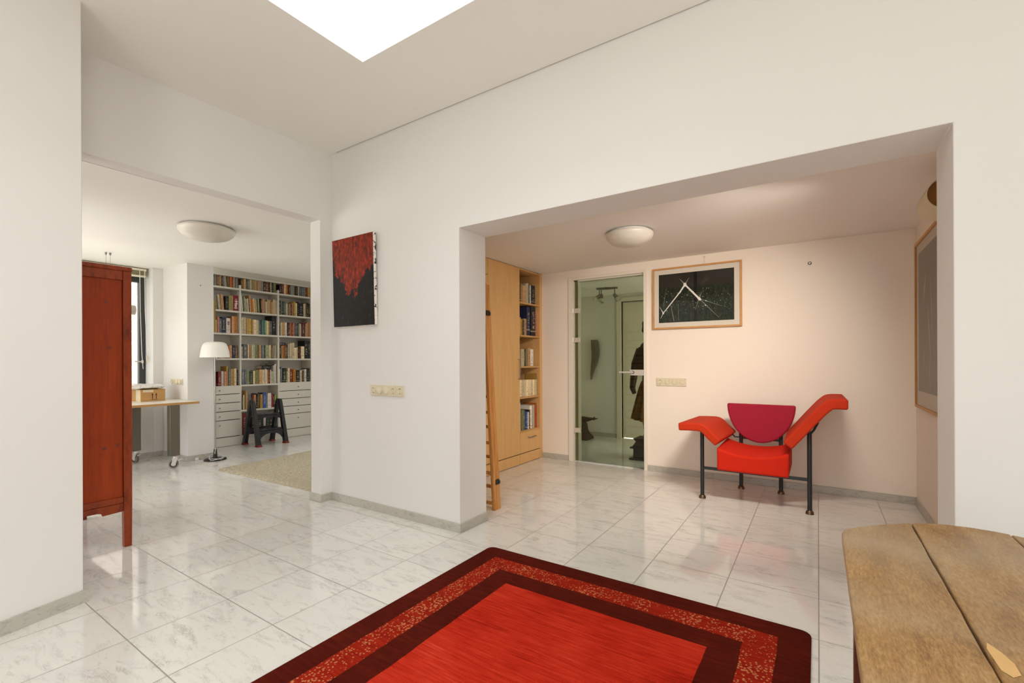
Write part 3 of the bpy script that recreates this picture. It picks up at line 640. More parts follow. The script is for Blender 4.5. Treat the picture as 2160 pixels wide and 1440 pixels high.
m = MB().box(-.657, -.633, 4.589, 5.125, .272, .292).box(-.311, -.287, 4.589, 5.125, .272, .292).box(-.645, -.299, 5.115, 5.135, .50, .52)
at(obj('side_rail', m, M['black'], ch, bevel=.002), ch)
m = MB().tube([(-.645, 5.125, .515), (-.70, 5.12, .515), (-.80, 5.08, .635)], .008, 10).tube([(-.06, 4.576, .66), (-.03, 4.58, .70), (.0, 4.60, .765)], .009, 10)
at(obj('arm_bracket', m, M['black'], ch, smooth=40), ch)
def loft_arm(name, front, back, y0, y1, mat, bev=.014):
    """a cushion between two matching outlines in the x-z plane"""
    m = MB(); n = len(front); rings = []
    for k in range(5):
        t = k/4; rings.append([(a[0]+(b[0]-a[0])*t, y0+(y1-y0)*t, a[1]+(b[1]-a[1])*t) for a, b in zip(front, back)])
    m.loft(rings)
    return at(obj(name, m, mat, ch, bevel=bev, seg=3), ch)
def strip(cl, th):
    """outline of a padded strip: centre-line top points, thickness downwards"""
    top = [Vector(p) for p in cl]; bot = []
    for i, p in enumerate(top):
        d = (top[min(i+1, len(top)-1)] - top[max(i-1, 0)]).normalized(); n = Vector((d.y, -d.x))
        bot.append(p + n*th)
    return [tuple(p) for p in top] + [tuple(p) for p in bot[::-1]]
def smooth_line(pts, n=4):
    P = [Vector(p) for p in pts]; out = []
    for i in range(len(P)-1):
        p0, p1, p2, p3 = P[max(i-1, 0)], P[i], P[i+1], P[min(i+2, len(P)-1)]
        for k in range(n):
            t = k/n; out.append(.5*((2*p1)+(p2-p0)*t+(2*p0-5*p1+4*p2-p3)*t*t+(3*p1-p0-3*p2+p3)*t**3))
    out.append(P[-1]); return [tuple(p) for p in out]
# left arm: flat, then dropping towards the seat
c1 = smooth_line([(-1.098, .700), (-.98, .706), (-.90, .704), (-.845, .678), (-.79, .622), (-.728, .566)])
f = strip(c1, .072); b_ = [(x+.035, z-.004) for x, z in f]
loft_arm('armrest', f, b_, 4.47, 5.19, ORG)
# right arm: rising steeply, then level
c2 = smooth_line([(-.246, .592), (-.16, .700), (-.06, .830), (.02, .925), (.085, .968), (.20, .972)])
f = strip(c2, .082); b_ = [(x-.01, z) for x, z in f]
loft_arm('armrest', f, b_, 4.47, 5.19, ORG)
# seat block with a hollowed top
m = MB(); X0, X1, Y0, Y1 = -.765, -.205, 4.495, 5.08; nx, ny = 20, 8; g = {}
def seat_z(u, v): return .440 + .058*abs(2*u-1)**2.2 + .012*v
rings = []
for j in range(ny+1):
    v = j/ny; y = Y0+(Y1-Y0)*v; ring = []
    for i in range(nx+1):
        u = i/nx; ring.append((X0+(X1-X0)*u, y, seat_z(u, v)))
    ring += [(X1, y, .292), (X0, y, .292)]
    rings.append(ring)
m.loft(rings); at(obj('seat', m, RED, ch, bevel=.018, seg=3), ch)
# half-moon back, leaning on the rear posts
m = MB(); pts = []
for k in range(0, 33):
    a = PI + k*PI/32; pts.append((.296*math.cos(a)*(1-.0*k), .375*math.sin(a)))
m.prism(pts, -.032, .032, 'y')
bk = obj('backrest', m, CRIM, ch, bevel=.016, seg=3); bk.location = (-.470+.48, 5.115-4.85, .853); bk.rotation_euler = (-.10, 0, 0)

# ------------------------------------------------------------------ framed photographs
def frame_box(m, x0, x1, z0, z1, Y, t, d):
    m.box(x0, x1, Y-d, Y, z0, z0+t).box(x0, x1, Y-d, Y, z1-t, z1).box(x0, x0+t, Y-d, Y, z0+t, z1-t).box(x1-t, x1, Y-d, Y, z0+t, z1-t)
p1 = empty('framed_photograph', (-1.125, 5.375, 1.99), 'wide oak-framed dark photograph of starry light rays beside the glass door', 'picture')
m = MB(); frame_box(m, -1.592, -.660, 1.646, 2.340, 5.372, .018, .030)
at(obj('frame', m, M['oak'], p1, bevel=.0015), p1)
at(obj('mount', MB().box(-1.575, -.677, 5.358, 5.364, 1.663, 2.323), plain('cream_mount_board', '#E9DFCE', .8), p1), p1)
t = NT('night_garden_print', .6, 0, .1)
v = t.coord(loc=(0, 0, 0)); s = t.sep(v)
n1 = t.noise(t.coord(scale=(18, 1, 7)), 2.2, 6, .7); n2 = t.noise(t.coord(scale=(60, 1, 60)), 1.4, 4, .75)
leafy = t.ramp(t.math('ADD', t.math('MULTIPLY', n1, .5), t.math('MULTIPLY', n2, .5)), [(.42, '#0C0E0A'), (.52, '#1F2A1C'), (.60, '#3E4732'), (.68, '#787864')])
sky = lin('#2A2822')
beam = t.math('GREATER_THAN', t.math('SUBTRACT', s[2], t.math('MULTIPLY', s[0], -.008)), .118)
c = t.mix(beam, leafy, sky)
c = t.mix(t.math('LESS_THAN', t.math('ABSOLUTE', t.math('SUBTRACT', s[0], .005)), .016), c, lin('#080806'))
sp = t.noise(t.coord(scale=(26, 1, 26)), 2.6, 1, .5)
dots = t.math('MULTIPLY', t.math('GREATER_THAN', sp, .70), t.math('MULTIPLY', t.math('LESS_THAN', s[2], .09), t.math('GREATER_THAN', s[2], -.17)))
c = t.mix(t.math('MULTIPLY', dots, .8), c, lin('#D8D8CC'))
t.color(c)
prt = obj('print', MB().box(-.394, .394, -.003, .0, -.275, .275), t.m, p1, loc=(-.003, -.0165, .003))
# the rays of light in the print
def ray(m, a, b_, w0, w1, y=-.0035):
    a, b_ = Vector(a), Vector(b_); d = (b_-a).normalized(); n = Vector((-d.y, d.x))
    q = [a+n*w0, a-n*w0, b_-n*w1, b_+n*w1]
    m._f([m.bm.verts.new((p.x, y, p.y)) for p in q])
def blob(m, c, rx, rz, y=-.0037, n=14, rot=0):
    m._f([m.bm.verts.new((c[0]+rx*math.cos(k*2*PI/n)*math.cos(rot)-rz*math.sin(k*2*PI/n)*math.sin(rot), y, c[1]+rx*math.cos(k*2*PI/n)*math.sin(rot)+rz*math.sin(k*2*PI/n)*math.cos(rot))) for k in range(n)])
m = MB(); A = (-.105, .140); Bp = (.045, -.028); D = (-.345, -.165)
ray(m, A, (-.16, .06), .010, .006); ray(m, (-.16, .06), D, .0065, .004); ray(m, A, Bp, .008, .010); ray(m, D, (-.375, .0-.225), .003, .001); ray(m, D, (-.385, -.09), .004, .001)
blob(m, A, .017, .022); blob(m, Bp, .014, .026, rot=.7); blob(m, (-.158, .062), .009, .016, rot=-.5); blob(m, D, .009, .012); blob(m, (-.02, .05), .008, .014, rot=.7)
blob(m, (.115, -.055), .006, .005); blob(m, (.11, -.105), .006, .006)
obj('light_rays', m, plain('white_print_ink', '#F2EFE6', .5), prt)
m = MB(); ray(m, A, (-.165, .215), .008, .001); ray(m, A, (-.06, .215), .006, .001); ray(m, Bp, (.245, -.245), .0035, .0015); ray(m, Bp, (.28, -.125), .003, .001); ray(m, Bp, (.07, .045), .006, .001); ray(m, Bp, (-.0, -.15), .003, .001)
ray(m, (-.26, -.08), (-.225, -.262), .002, .003); ray(m, (-.18, -.08), (-.172, -.262), .001, .0015); ray(m, (-.31, .11), (-.34, -.08), .001, .002)
obj('faint_rays', m, plain('grey_print_ink', '#8C8A78', .5), prt)
at(obj('picture_glass', MB().box(-1.575, -.677, 5.3455, 5.3475, 1.663, 2.323), M['picglass'], p1), p1)
m = MB().tube([(-1.03, 5.36, 2.335), (-1.03, 5.368, 2.42)], .0012, 6).lathe([(0, 0), (.010, 0), (.010, .012), (0, .012)], (-1.03, 5.366, 2.415), 12)
at(obj('hanging_wire', m, M['satin'], p1), p1)

p2 = empty('framed_print', (.725, 4.6, 1.58), 'large oak-framed print greyed by painted glass reflection on the narrow side wall', 'picture')
m = MB(); t_, x0, x1 = .022, .690, .722
y0, y1, z0, z1 = 4.12, 5.19, .885, 2.262
m.box(x0, x1, y0, y1, z0, z0+t_).box(x0, x1, y0, y1, z1-t_, z1).box(x0, x1, y0, y0+t_, z0+t_, z1-t_).box(x0, x1, y1-t_, y1, z0+t_, z1-t_)
at(obj('frame', m, M['oak'], p2, bevel=.0015), p2)
at(obj('mount', MB().box(.704, .711, y0+.02, y1-.02, z0+.02, z1-.02), plain('cream_mount_board_large', '#D8CDB8', .8), p2), p2)
t = NT('reflection_grey_print', .6, 0, .1); t.color(t.ramp(t.noise(t.coord(), 1.2, 3), [(.3, '#6F6A60'), (.7, '#86816F')]))  # grey of the glass reflection put into the print colour
at(obj('print', MB().box(.7015, .704, y0+.10, y1-.11, z0+.14, z1-.10), t.m, p2), p2)
m = MB()
def yz(m, a, b_, w0, w1, x=.7008):
    a, b_ = Vector(a), Vector(b_); d = (b_-a).normalized(); n = Vector((-d.y, d.x)); mid = (a+b_)/2
    q = [a, mid-n*w0, b_, mid+n*w0]; m._f([m.bm.verts.new((x, p.x, p.y)) for p in q])
yz(m, (4.88, 1.70), (4.76, 1.97), .022, .01); yz(m, (4.72, 1.80), (4.56, 1.20), .016, .01); yz(m, (4.86, 1.15), (4.84, 1.42), .010, .01); yz(m, (4.66, 1.35), (4.60, 1.02), .01, .01); yz(m, (4.60, 1.95), (4.50, 1.40), .01, .01)
at(obj('light_streaks', m, plain('pale_print_ink', '#AAA493', .5), p2), p2)
at(obj('picture_glass', MB().box(.6955, .6975, y0+.02, y1-.02, z0+.02, z1-.02), M['picglass'], p2), p2)

# round amber-lined drum lamp above the print
wl = empty('wall_lamp', (.626, 3.75, 2.25), 'pale drum-shaped wall lamp with amber inside above the framed print', 'lamp')
t = NT('linen_shade', .8); t.color(t.mix(t.noise(t.coord(scale=(1, 30, 1)), 3, 3), lin('#D9CDB0'), lin('#C9BA99'))); 
m = MB().lathe([(.094, -.15), (.0945, 0), (.094, .15), (.089, .15), (.089, -.15), (.094, -.15)], (0, 0, 0), 40, 'y')
m.lathe([(.0955, -.012), (.0955, .0), (.0945, .003), (.0945, -.015)], (0, 0, 0), 40, 'y')
obj('shade', m, t.m, wl, smooth=40)
obj('amber_diffuser', MB().lathe([(0, 0), (.088, 0), (.088, .006), (0, .006)], (0, -.12, 0), 32, 'y'), plain('amber_lining', '#8A5A14', .5), wl, smooth=40)
obj('wall_bracket', MB().box(.094, .099, -.03, .03, -.03, .03), M['darksteel'], wl)

# ------------------------------------------------------------------ red and black canvas
cv = empty('canvas_painting', (-3.42, 2.66, 1.60), 'unframed red and black abstract canvas hanging on the white pier', 'painting')
t = NT('red_black_oil_paint', .5, 0, .18); s = t.sep(t.coord())
n = t.noise(t.coord(scale=(1.0, 1, .55)), 9, 7, .72, .4); n2 = t.noise(t.coord(scale=(1, 1, .5)), 38, 5, .7)
# red runs down in a narrowing tongue (x to the right, z up, origin at the foot of the canvas)
hx = t.math('ABSOLUTE', t.math('SUBTRACT', s[0], .0)); 
lim = t.math('ADD', t.math('MULTIPLY', t.math('SUBTRACT', s[2], .30), .95), t.math('MULTIPLY', t.math('SUBTRACT', n, .5), .75))
inside = t.math('GREATER_THAN', t.math('SUBTRACT', lim, t.math('MULTIPLY', hx, 1.0)), -.03)
redc = t.ramp(t.math('ADD', t.math('MULTIPLY', n2, .75), t.math('MULTIPLY', n, .25)), [(.36, '#2A0F08'), (.45, '#65220F'), (.56, '#8E2B12'), (.66, '#C23A1E'), (.74, '#D8765A')])
blackc = t.ramp(n2, [(.3, '#0B0B0A'), (.62, '#191815'), (.78, '#55524A')])
t.color(t.mix(inside, blackc, redc)); t.bump(n2, .6, .004)
tilt = Matrix.Rotation(.045, 4, 'X')
fc = obj('painted_face', MB().box(-.277, .277, -.0035, 0, 0, .785), t.m, cv, loc=(0, -.036, .003)); fc.rotation_euler = (.022, 0, 0)
t = NT('splashed_canvas_edge', .7); nn = t.noise(t.coord(), 22, 5, .7)
t.color(t.mix(t.math('GREATER_THAN', nn, .56), lin('#E7E2D8'), lin('#161413')))
bd = obj('stretched_canvas', MB().box(-.278, .278, .0002, .030, 0, .786), t.m, cv, loc=(0, -.036, .003), bevel=.002); bd.rotation_euler = (.022, 0, 0)

# ------------------------------------------------------------------ step ladder of pine behind the pier
la = empty('step_ladder', (-2.45, 3.2, 0), 'folded pine stepladder leaning behind the pier in front of the maple cabinet', 'ladder')
def stile(x0, x1, ya, yb, ya2, yb2, z1):
    m = MB(); m.loft([[(x0, ya, 0), (x1, ya, 0), (x1, yb, 0), (x0, yb, 0)], [(x0, ya2, z1), (x1, ya2, z1), (x1, yb2, z1), (x0, yb2, z1)]])
    return at(obj('stile', m, M['ladderwood'], la, bevel=.003), la)
stile(-2.342, -2.312, 3.210, 3.252, 3.062, 3.100, 1.95); stile(-2.740, -2.710, 3.210, 3.252, 3.062, 3.100, 1.95)
stile(-2.338, -2.312, 3.256, 3.300, 3.104, 3.142, 1.93); stile(-2.740, -2.714, 3.256, 3.300, 3.104, 3.142, 1.93)
for i in range(14):
    z = .045 + i*.132
    f = z/1.95; y = (3.231 if i % 2 == 0 else 3.278) - f*.148 - 0
    at(obj('rung', MB().box(-2.712, -2.340, y-.016, y+.016, z, z+.022), M['ladderwood'], la, bevel=.002), la)
for z, y in ((1.69, 3.105), (.245, 3.235)):
    at(obj('clip', MB().box(-2.3115, -2.303, y-.016, y+.03, z-.022, z+.022).box(-2.303, -2.298, y+.02, y+.036, z-.018, z+.010), M['black'], la, bevel=.002), la)

# ------------------------------------------------------------------ red lacquered cabinet
t = NT('red_lacquered_wood', .5, 0, .3); v = t.coord(scale=(9, 9, .55))
f = t.noise(v, 2.6, 5, .6, .5); g = t.noise(t.coord(scale=(40, 40, 3)), 2, 4); wr = t.noise(t.coord(), 6, 5, .7)
base = t.ramp(t.math('ADD', t.math('MULTIPLY', f, .6), t.math('MULTIPLY', g, .4)), [(.30, '#842B03'), (.5, '#983604'), (.72, '#A63F08')])
base = t.mix(t.math('MULTIPLY', t.math('MAXIMUM', t.math('SUBTRACT', wr, .56), 0), 1.8), base, lin('#5A1D0B'))
t.color(base); M['lacq'] = t.m
t = NT('red_lacquered_frame', .42, 0, .4); wr = t.noise(t.coord(scale=(2, 2, .6)), 11, 6, .7)
t.color(t.ramp(wr, [(.35, '#6A2606'), (.5, '#8A340A'), (.66, '#983E10'), (.76, '#662A0A')])); M['lacq2'] = t.m
rc = empty('lacquered_cabinet', (-4.5, .95, 0), 'tall orange-red lacquered Chinese-style cabinet just inside the study', 'cabinet')
cx0, cx1, cy0, cy1, cb, ct = -5.05, -4.022, .60, 1.222, .290, 1.952
for y0, y1 in ((cy0, cy0+.048), (cy1-.048, cy1)):
    for x0, x1, s_ in ((cx1-.048, cx1, -1), (cx0, cx0+.048, 1)):
        l = at(obj('leg', MB().loft([[(x0+.004, y0+.003, 0), (x1-.004*0, y0+.003, 0), (x1, y1-.003, 0), (x0+.004, y1-.003, 0)], [(x0, y0, .30), (x1, y0, .30), (x1, y1, .30), (x0, y1, .30)], [(x0, y0, ct-.03), (x1, y0, ct-.03), (x1, y1, ct-.03), (x0, y1, ct-.03)]]), M['lacq2'], rc, bevel=.003), rc)
# side panels, rails, apron
for X, s_ in ((cx1, -1), (cx0, 1)):
    a, b_ = (X-.030, X-.016) if s_ < 0 else (X+.016, X+.030)
    at(obj('side_panel', MB().box(a, b_, cy0+.05, cy1-.05, cb+.055, ct-.085), M['lacq'], rc), rc)
    a, b_ = (X-.040, X-.004) if s_ < 0 else (X+.004, X+.040)
    at(obj('rail', MB().box(a, b_, cy0+.048, cy1-.048, cb+.020, cb+.062), M['lacq2'], rc, bevel=.003), rc)
    at(obj('rail', MB().box(a, b_, cy0+.048, cy1-.048, ct-.095, ct-.03), M['lacq2'], rc, bevel=.003), rc)
    ys = [cy1-.048, cy1-.048, cy1-.16, cy1-.165, cy1-.19, cy0+.19, cy0+.165, cy0+.16, cy0+.048, cy0+.048]
    zs = [cb+.018, cb-.040, cb-.046, cb-.028, cb-.022, cb-.022, cb-.028, cb-.046, cb-.040, cb+.018]
    a, b_ = (X-.026, X-.010) if s_ < 0 else (X+.010, X+.026)
    at(obj('apron', MB().prism(list(zip(ys, zs)), a, b_, 'x'), M['lacq2'], rc, bevel=.002), rc)
at(obj('top_board', MB().box(cx0-.004, cx1+.003, cy0-.004, cy1+.004, ct-.030, ct), M['lacq2'], rc, bevel=.006), rc)
at(obj('bottom_board', MB().box(cx0+.03, cx1-.03, cy0+.03, cy1-.03, cb, cb+.02), M['lacq'], rc), rc)
at(obj('back_panel', MB().box(cx0+.048, cx1-.048, cy0+.015, cy0+.03, cb+.02, ct-.03), M['lacq'], rc), rc)
for x0, x1 in ((cx0+.05, (cx0+cx1)/2-.002), ((cx0+cx1)/2+.002, cx1-.05)):
    at(obj('door', MB().box(x0, x1, cy1-.026, cy1-.006, cb+.07, ct-.09), M['lacq'], rc, bevel=.003), rc)
at(obj('front_rail', MB().box(cx0+.048, cx1-.048, cy1-.040, cy1-.004, cb+.02, cb+.066).box(cx0+.048, cx1-.048, cy1-.040, cy1-.004, ct-.088, ct-.03), M['lacq2'], rc, bevel=.003), rc)
# scrolled leg brackets under the front
for s_, X in ((-1, cx1-.046), (1, cx0+.046)):
    prof = [(0, .30), (.16, .30), (.15, .27), (.095, .262), (.07, .24), (.052, .20), (.050, .165), (.040, .135), (.020, .115), (.008, .10), (0, .09)]
    at(obj('scroll_bracket', MB().prism([(X+s_*a, z) for a, z in prof], cy1-.030, cy1-.012, 'y'), M['lacq2'], rc, bevel=.002), rc)
# knots in the side panel
kn = plain('dark_knot', '#6B2A10', .5)
for y, z, r in ((1.085, 1.70, .012), (1.100, 1.385, .012), (1.075, .700, .013), (1.145, .715, .012)):
    m = MB(); m.lathe([(0, .0004), (r*.55, .0006), (r, .0002), (r, -.001)], (cx1-.016, y, z), 14, 'x', M=Matrix.Diagonal(Vector((1, 1, .8, 1))))
    at(obj('knot', m, kn, rc, smooth=60), rc)

# ------------------------------------------------------------------ desk on castors
ds = empty('work_table', (-6.95, 1.3, 0), 'long white-topped work table on steel legs with castors in the study', 'table')
tw = plain('white_laminate', '#ECE8DC', .35)
m = MB().box(-7.40, -6.48, -.1, 2.648, .772, .800); m2 = MB()
at(obj('tabletop', m, tw, ds), ds)
m = MB().box(-6.4799, -6.476, -.1, 2.652, .772, .7998).box(-7.40, -6.48, 2.6481, 2.652, .772, .7998)
at(obj('edge_band', m, wood('plywood_edge', '#A97C45', '#C79B62', .5, (2, 2, 40)), ds), ds)
lm = NT('satin_steel_leg', .35, .8); lm.color(lm.mix(lm.noise(lm.coord(scale=(40, 40, 1)), 3, 3), lin('#837C70'), lin('#6F695E'))); lm = lm.m
def castor(x, y, par, rot=0):
    Mx = Matrix.Translation((x, y, 0)) @ Matrix.Rotation(rot, 4, 'Z')
    c = MB(); c.mi = 0
    c.lathe([(.050, -.013), (.050, .013), (.047, .016), (.036, .016), (.036, -.016), (.047, -.016), (.050, -.013)], (0, 0, 0), 28, 'y')
    c.mi = 1; c.lathe([(.036, -.012), (.036, .012), (.026, .012), (.026, -.012), (.036, -.012)], (0, 0, 0), 24, 'y')
    c.mi = 2; c.lathe([(0, -.020), (.026, -.012), (.026, .012), (0, .020)], (0, 0, 0), 20, 'y')
    for v in c.bm.verts: v.co = Mx @ (v.co + Vector((0, 0, .0505)))
    wh = at(obj('castor_wheel', c, [plain('grey_tyre', '#7A776E', .6), M['hole'], M['satin']], par, smooth=40), par)
    f = MB()
    f.prism([(-.018, .045), (.018, .040), (.045, .125), (-.010, .125)], -.024, -.020, 'y').prism([(-.018, .045), (.018, .040), (.045, .125), (-.010, .125)], .020, .024, 'y')
    f.box(-.012, .048, -.024, .024, .121, .127).lathe([(0, .127), (.03, .127), (.03, .142), (.02, .156), (0, .156)], (.02, 0, 0), 20)
    f.prism([(.04, .10), (.085, .112), (.088, .104), (.045, .085)], -.012, .012, 'y')
    for v in f.bm.verts: v.co = Mx @ v.co
    at(obj('castor_fork', f, M['satin'], par, bevel=.001), par)
for x, y, rt in ((-6.545, 2.395, 1.1), (-7.33, 2.255, .4), (-6.545, .1, .2), (-7.33, .1, 2.0)):
    at(obj('leg', MB().box(x-.045, x+.045, y-.052, y+.052, .155, .7715), lm, ds, bevel=.003), ds)
    castor(x+.0, y, ds, rt)
# carton with two arrows, wrapped parcel on it
ct_ = empty('cardboard_box', (-7.16, 2.345, .8), 'small brown cardboard carton with two printed arrows on the work table', 'box')
cb_ = plain('corrugated_card', '#C0945A', .8, scale=8)
at(obj('carton', MB().box(-7.33, -7.0, 2.216, 2.472, .8005, .945), cb_, ct_, bevel=.002), ct_)
at(obj('lid_flap', MB().box(-7.333, -6.997, 2.213, 2.475, .9455, .949), cb_, ct_), ct_)
at(obj('packing_tape', MB().box(-6.9995, -6.9985, 2.235, 2.345, .915, .9455).box(-7.16, -7.02, 2.2145, 2.2155, .8005, .9455), plain('pale_tape', '#E0CFB0', .4), ct_), ct_)
m = MB(); X = -6.9992
for y in (2.335, 2.375):
    for pts in ([(y-.004, .830), (y+.004, .830), (y+.004, .880), (y-.004, .880)], [(y-.011, .878), (y+.011, .878), (y, .905)]):
        m._f([m.bm.verts.new((X, a, b_)) for a, b_ in pts])
m._f([m.bm.verts.new((X, a, b_)) for a, b_ in ((2.318, .818), (2.392, .818), (2.392, .823), (2.318, .823))])
at(obj('arrow_marks', m, plain('dark_brown_ink', '#3B2412', .7), ct_), ct_)
m = MB(); random.seed(3)
rings = []
for j in range(15):
    v = j/14; y = 2.03+.49*v; ring = []; wf = (1-abs(2*v-1)**5)*.9+.1
    for k in range(20):
        a = k*2*PI/20; ca, sa = math.cos(a), math.sin(a)
        rx = .20*wf*(1+.05*random.uniform(-1, 1)); rz = (.040 if sa > 0 else .030)*wf**.5*(1+.28*random.uniform(-1, 1))*(1-.35*v)
        ring.append((-7.18+rx*math.copysign(abs(ca)**.6, ca), y+random.uniform(-.006, .006), max(.9495, .982+rz*math.copysign(abs(sa)**.7, sa))))
    rings.append(ring)
m.loft(rings)
pm = NT('white_plastic_film', .22, 0, .6); vv = pm.coord(); cr = pm.noise(vv, 26, 5, .7, 1.5)
pm.color(pm.ramp(cr, [(.38, '#B4AEA2'), (.46, '#EDEAE4'), (.8, '#F6F4F0')])); pm.bump(cr, .5, .01)
tag(obj('wrapped_parcel', m, pm.m, smooth=50), 'flat parcel in crumpled white plastic lying on the carton', 'parcel')

# white radiator
rd = empty('radiator', (-7.54, 1.7, .14), 'white panel radiator under the study window', 'radiator')
m = MB().box(-7.53, -7.50, 1.10, 2.385, .145, .72)
for i in range(30):
    y = 1.13+i*.0415; m.box(-7.5005, -7.494, y, y+.026, .185, .69)
at(obj('front_panel', m, M['trim'], rd, bevel=.002), rd)
at(obj('back_panel', MB().box(-7.585, -7.56, 1.10, 2.385, .145, .72), M['trim'], rd), rd)
at(obj('wall_bracket', MB().box(-7.56, -7.53, 1.3, 1.33, .2, .68).box(-7.56, -7.53, 2.2, 2.23, .2, .68).box(-7.589, -7.56, 1.3, 1.33, .3, .33).box(-7.589, -7.56, 2.2, 2.23, .3, .33), M['trim'], rd), rd)

# grey linear lamp hung from two wires
hl = empty('pendant_lamp', (-6.97, 1.9, LC), 'grey cylindrical lamp hanging on two thin wires before the study window', 'lamp')
hg = plain('warm_grey_enamel', '#8F8B80', .4)
m = MB().tube([(-6.97, 1.62, 1.93), (-6.97, 2.06, 1.93)], .055, 28)
at(obj('lamp_body', m, hg, hl, smooth=40), hl)
m = MB().lathe([(.055, 0), (.058, .002), (.058, .085), (.052, .085), (.052, .004), (0, .004)], (-6.97, 2.062, 1.93), 28, 'y')
at(obj('lamp_head', m, plain('pale_grey_enamel', '#B6B2A6', .4), hl, smooth=40), hl)
for y in (1.875, 1.915):
    at(obj('suspension_wire', MB().cyl((-6.97, y, 1.98), (-6.97, y, LC-.02), .0016, 6), M['darksteel'], hl), hl)
    at(obj('wire_cup', MB().lathe([(0, 0), (.012, 0), (.007, -.028), (0, -.03)], (-6.97, y, LC), 12), M['darksteel'], hl, smooth=40), hl)

# ------------------------------------------------------------------ floor lamp
fl = empty('floor_lamp', (-6.645, 2.905, 0), 'floor lamp with a white dome shade on a slim steel pole beside the column', 'lamp')
obj('base', MB().lathe([(0, .004), (.128, .004), (.130, .010), (.120, .017), (.03, .024), (.024, .05), (.018, .14), (0, .14)], (0, 0, 0), 40), plain('dark_bronze_base', '#2B2622', .4, .3), fl, smooth=40)
obj('pole', MB().cyl((0, 0, .13), (0, 0, 1.44), .0085, 14), M['steel'], fl, smooth=40)
prof = [(.168, 1.352), (.170, 1.352), (.168, 1.385), (.160, 1.44), (.146, 1.50), (.126, 1.538), (.098, 1.554), (.05, 1.560), (0, 1.561)]
obj('shade', MB().lathe(prof+[(0, 1.555), (.095, 1.548), (.12, 1.532), (.14, 1.495), (.154, 1.44), (.163, 1.385), (.166, 1.354), (.168, 1.352)], (0, 0, 0), 48), M['lampwhite'], fl, smooth=40)
pts = []
for k in range(60):
    a = k*2*PI/24+2.2; r = .11+.035*math.sin(k*.55)
    pts.append((r*math.cos(a)*(1 if k < 40 else .8)+.01, r*.95*math.sin(a)+(.0 if k < 30 else .03), .026+.010*math.sin(k*.9)+(.02 if k < 12 else 0)))
pts = [(0.012, 0, .16), (.03, -.02, .09)] + pts
obj('cord', MB().tube(pts, .0035, 6), M['cord'], fl, smooth=50)
m = MB().tube([(-6.66, 2.76, .006), (-6.72, 2.74, .005), (-6.79, 2.75, .006), (-6.80, 2.752, .02)], .0035, 6)
m.box(-6.815, -6.785, 2.735, 2.765, .003, .035)
tag(obj('lamp_plug', m, M['cord'], bevel=.003), 'small white plug and lead lying at the column foot', 'plug')

# ------------------------------------------------------------------ folding step stool
st_ = empty('step_stool', (-7.28, 3.91, 0), 'black plastic folding step stool with red feet in front of the bookcase', 'stool')
DP = M['darkplastic']
def aleg(y, x0, x1, w0, w1):
    m = MB(); zt = .70
    m.loft([[(x0-w0, y-.030, .018), (x0+w0, y-.030, .018), (x0+w0, y+.030, .018), (x0-w0, y+.030, .018)],
            [(x0+(x1-x0)*.5-(w0+w1)/2, y-.025, zt*.5), (x0+(x1-x0)*.5+(w0+w1)/2, y-.025, zt*.5), (x0+(x1-x0)*.5+(w0+w1)/2, y+.025, zt*.5), (x0+(x1-x0)*.5-(w0+w1)/2, y+.025, zt*.5)],
            [(x1-w1, y-.024, zt-.04), (x1+w1, y-.024, zt-.04), (x1+w1, y+.024, zt-.04), (x1-w1, y+.024, zt-.04)],
            [(x1-w1*.5, y-.018, zt), (x1+w1*.5, y-.018, zt), (x1+w1*.5, y+.018, zt), (x1-w1*.5, y+.018, zt)]])
    l = at(obj('leg', m, DP, st_, bevel=.006), st_)
    obj('rubber_foot', MB().loft([[(x0-w0-.008, y-.037, .0), (x0+w0+.008, y-.037, .0), (x0+w0+.008, y+.037, .0), (x0-w0-.008, y+.037, .0)], [(x0-w0-.001, y-.031, .03), (x0+w0+.001, y-.031, .03), (x0+w0+.001, y+.031, .03), (x0-w0-.001, y+.031, .03)]]), M['redrubber'], l, bevel=.004)
for y in (3.700, 4.130): aleg(y, -7.085, -7.245, .038, .030); aleg(y, -7.485, -7.315, .034, .030)
at(obj('top_step', MB().box(-7.36, -7.19, 3.726, 4.104, .455, .485), DP, st_, bevel=.006), st_)
def arch(x0, x1, z0, z1, h):
    pts = [(3.727, z0), (3.727, z1), (4.103, z1), (4.103, z0)]
    for k in range(1, 12):
        a = k*PI/12; pts.append((3.915+.170*math.cos(a), z0+h*math.sin(a)))
    return MB().prism(pts, x0, x1, 'x')
at(obj('top_step_apron', MB().prism([(3.727, .395), (3.727, .454), (4.103, .454), (4.103, .395), (3.98, .425), (3.85, .425)], -7.20, -7.175, 'x'), DP, st_, bevel=.004), st_)
at(obj('lower_step', MB().box(-7.30, -7.125, 3.728, 4.102, .225, .252), DP, st_, bevel=.006), st_)
at(obj('arched_apron', arch(-7.135, -7.110, .085, .224, .10), DP, st_, bevel=.003), st_)
at(obj('rear_brace', arch(-7.455, -7.435, .16, .26, .06), DP, st_, bevel=.003), st_)

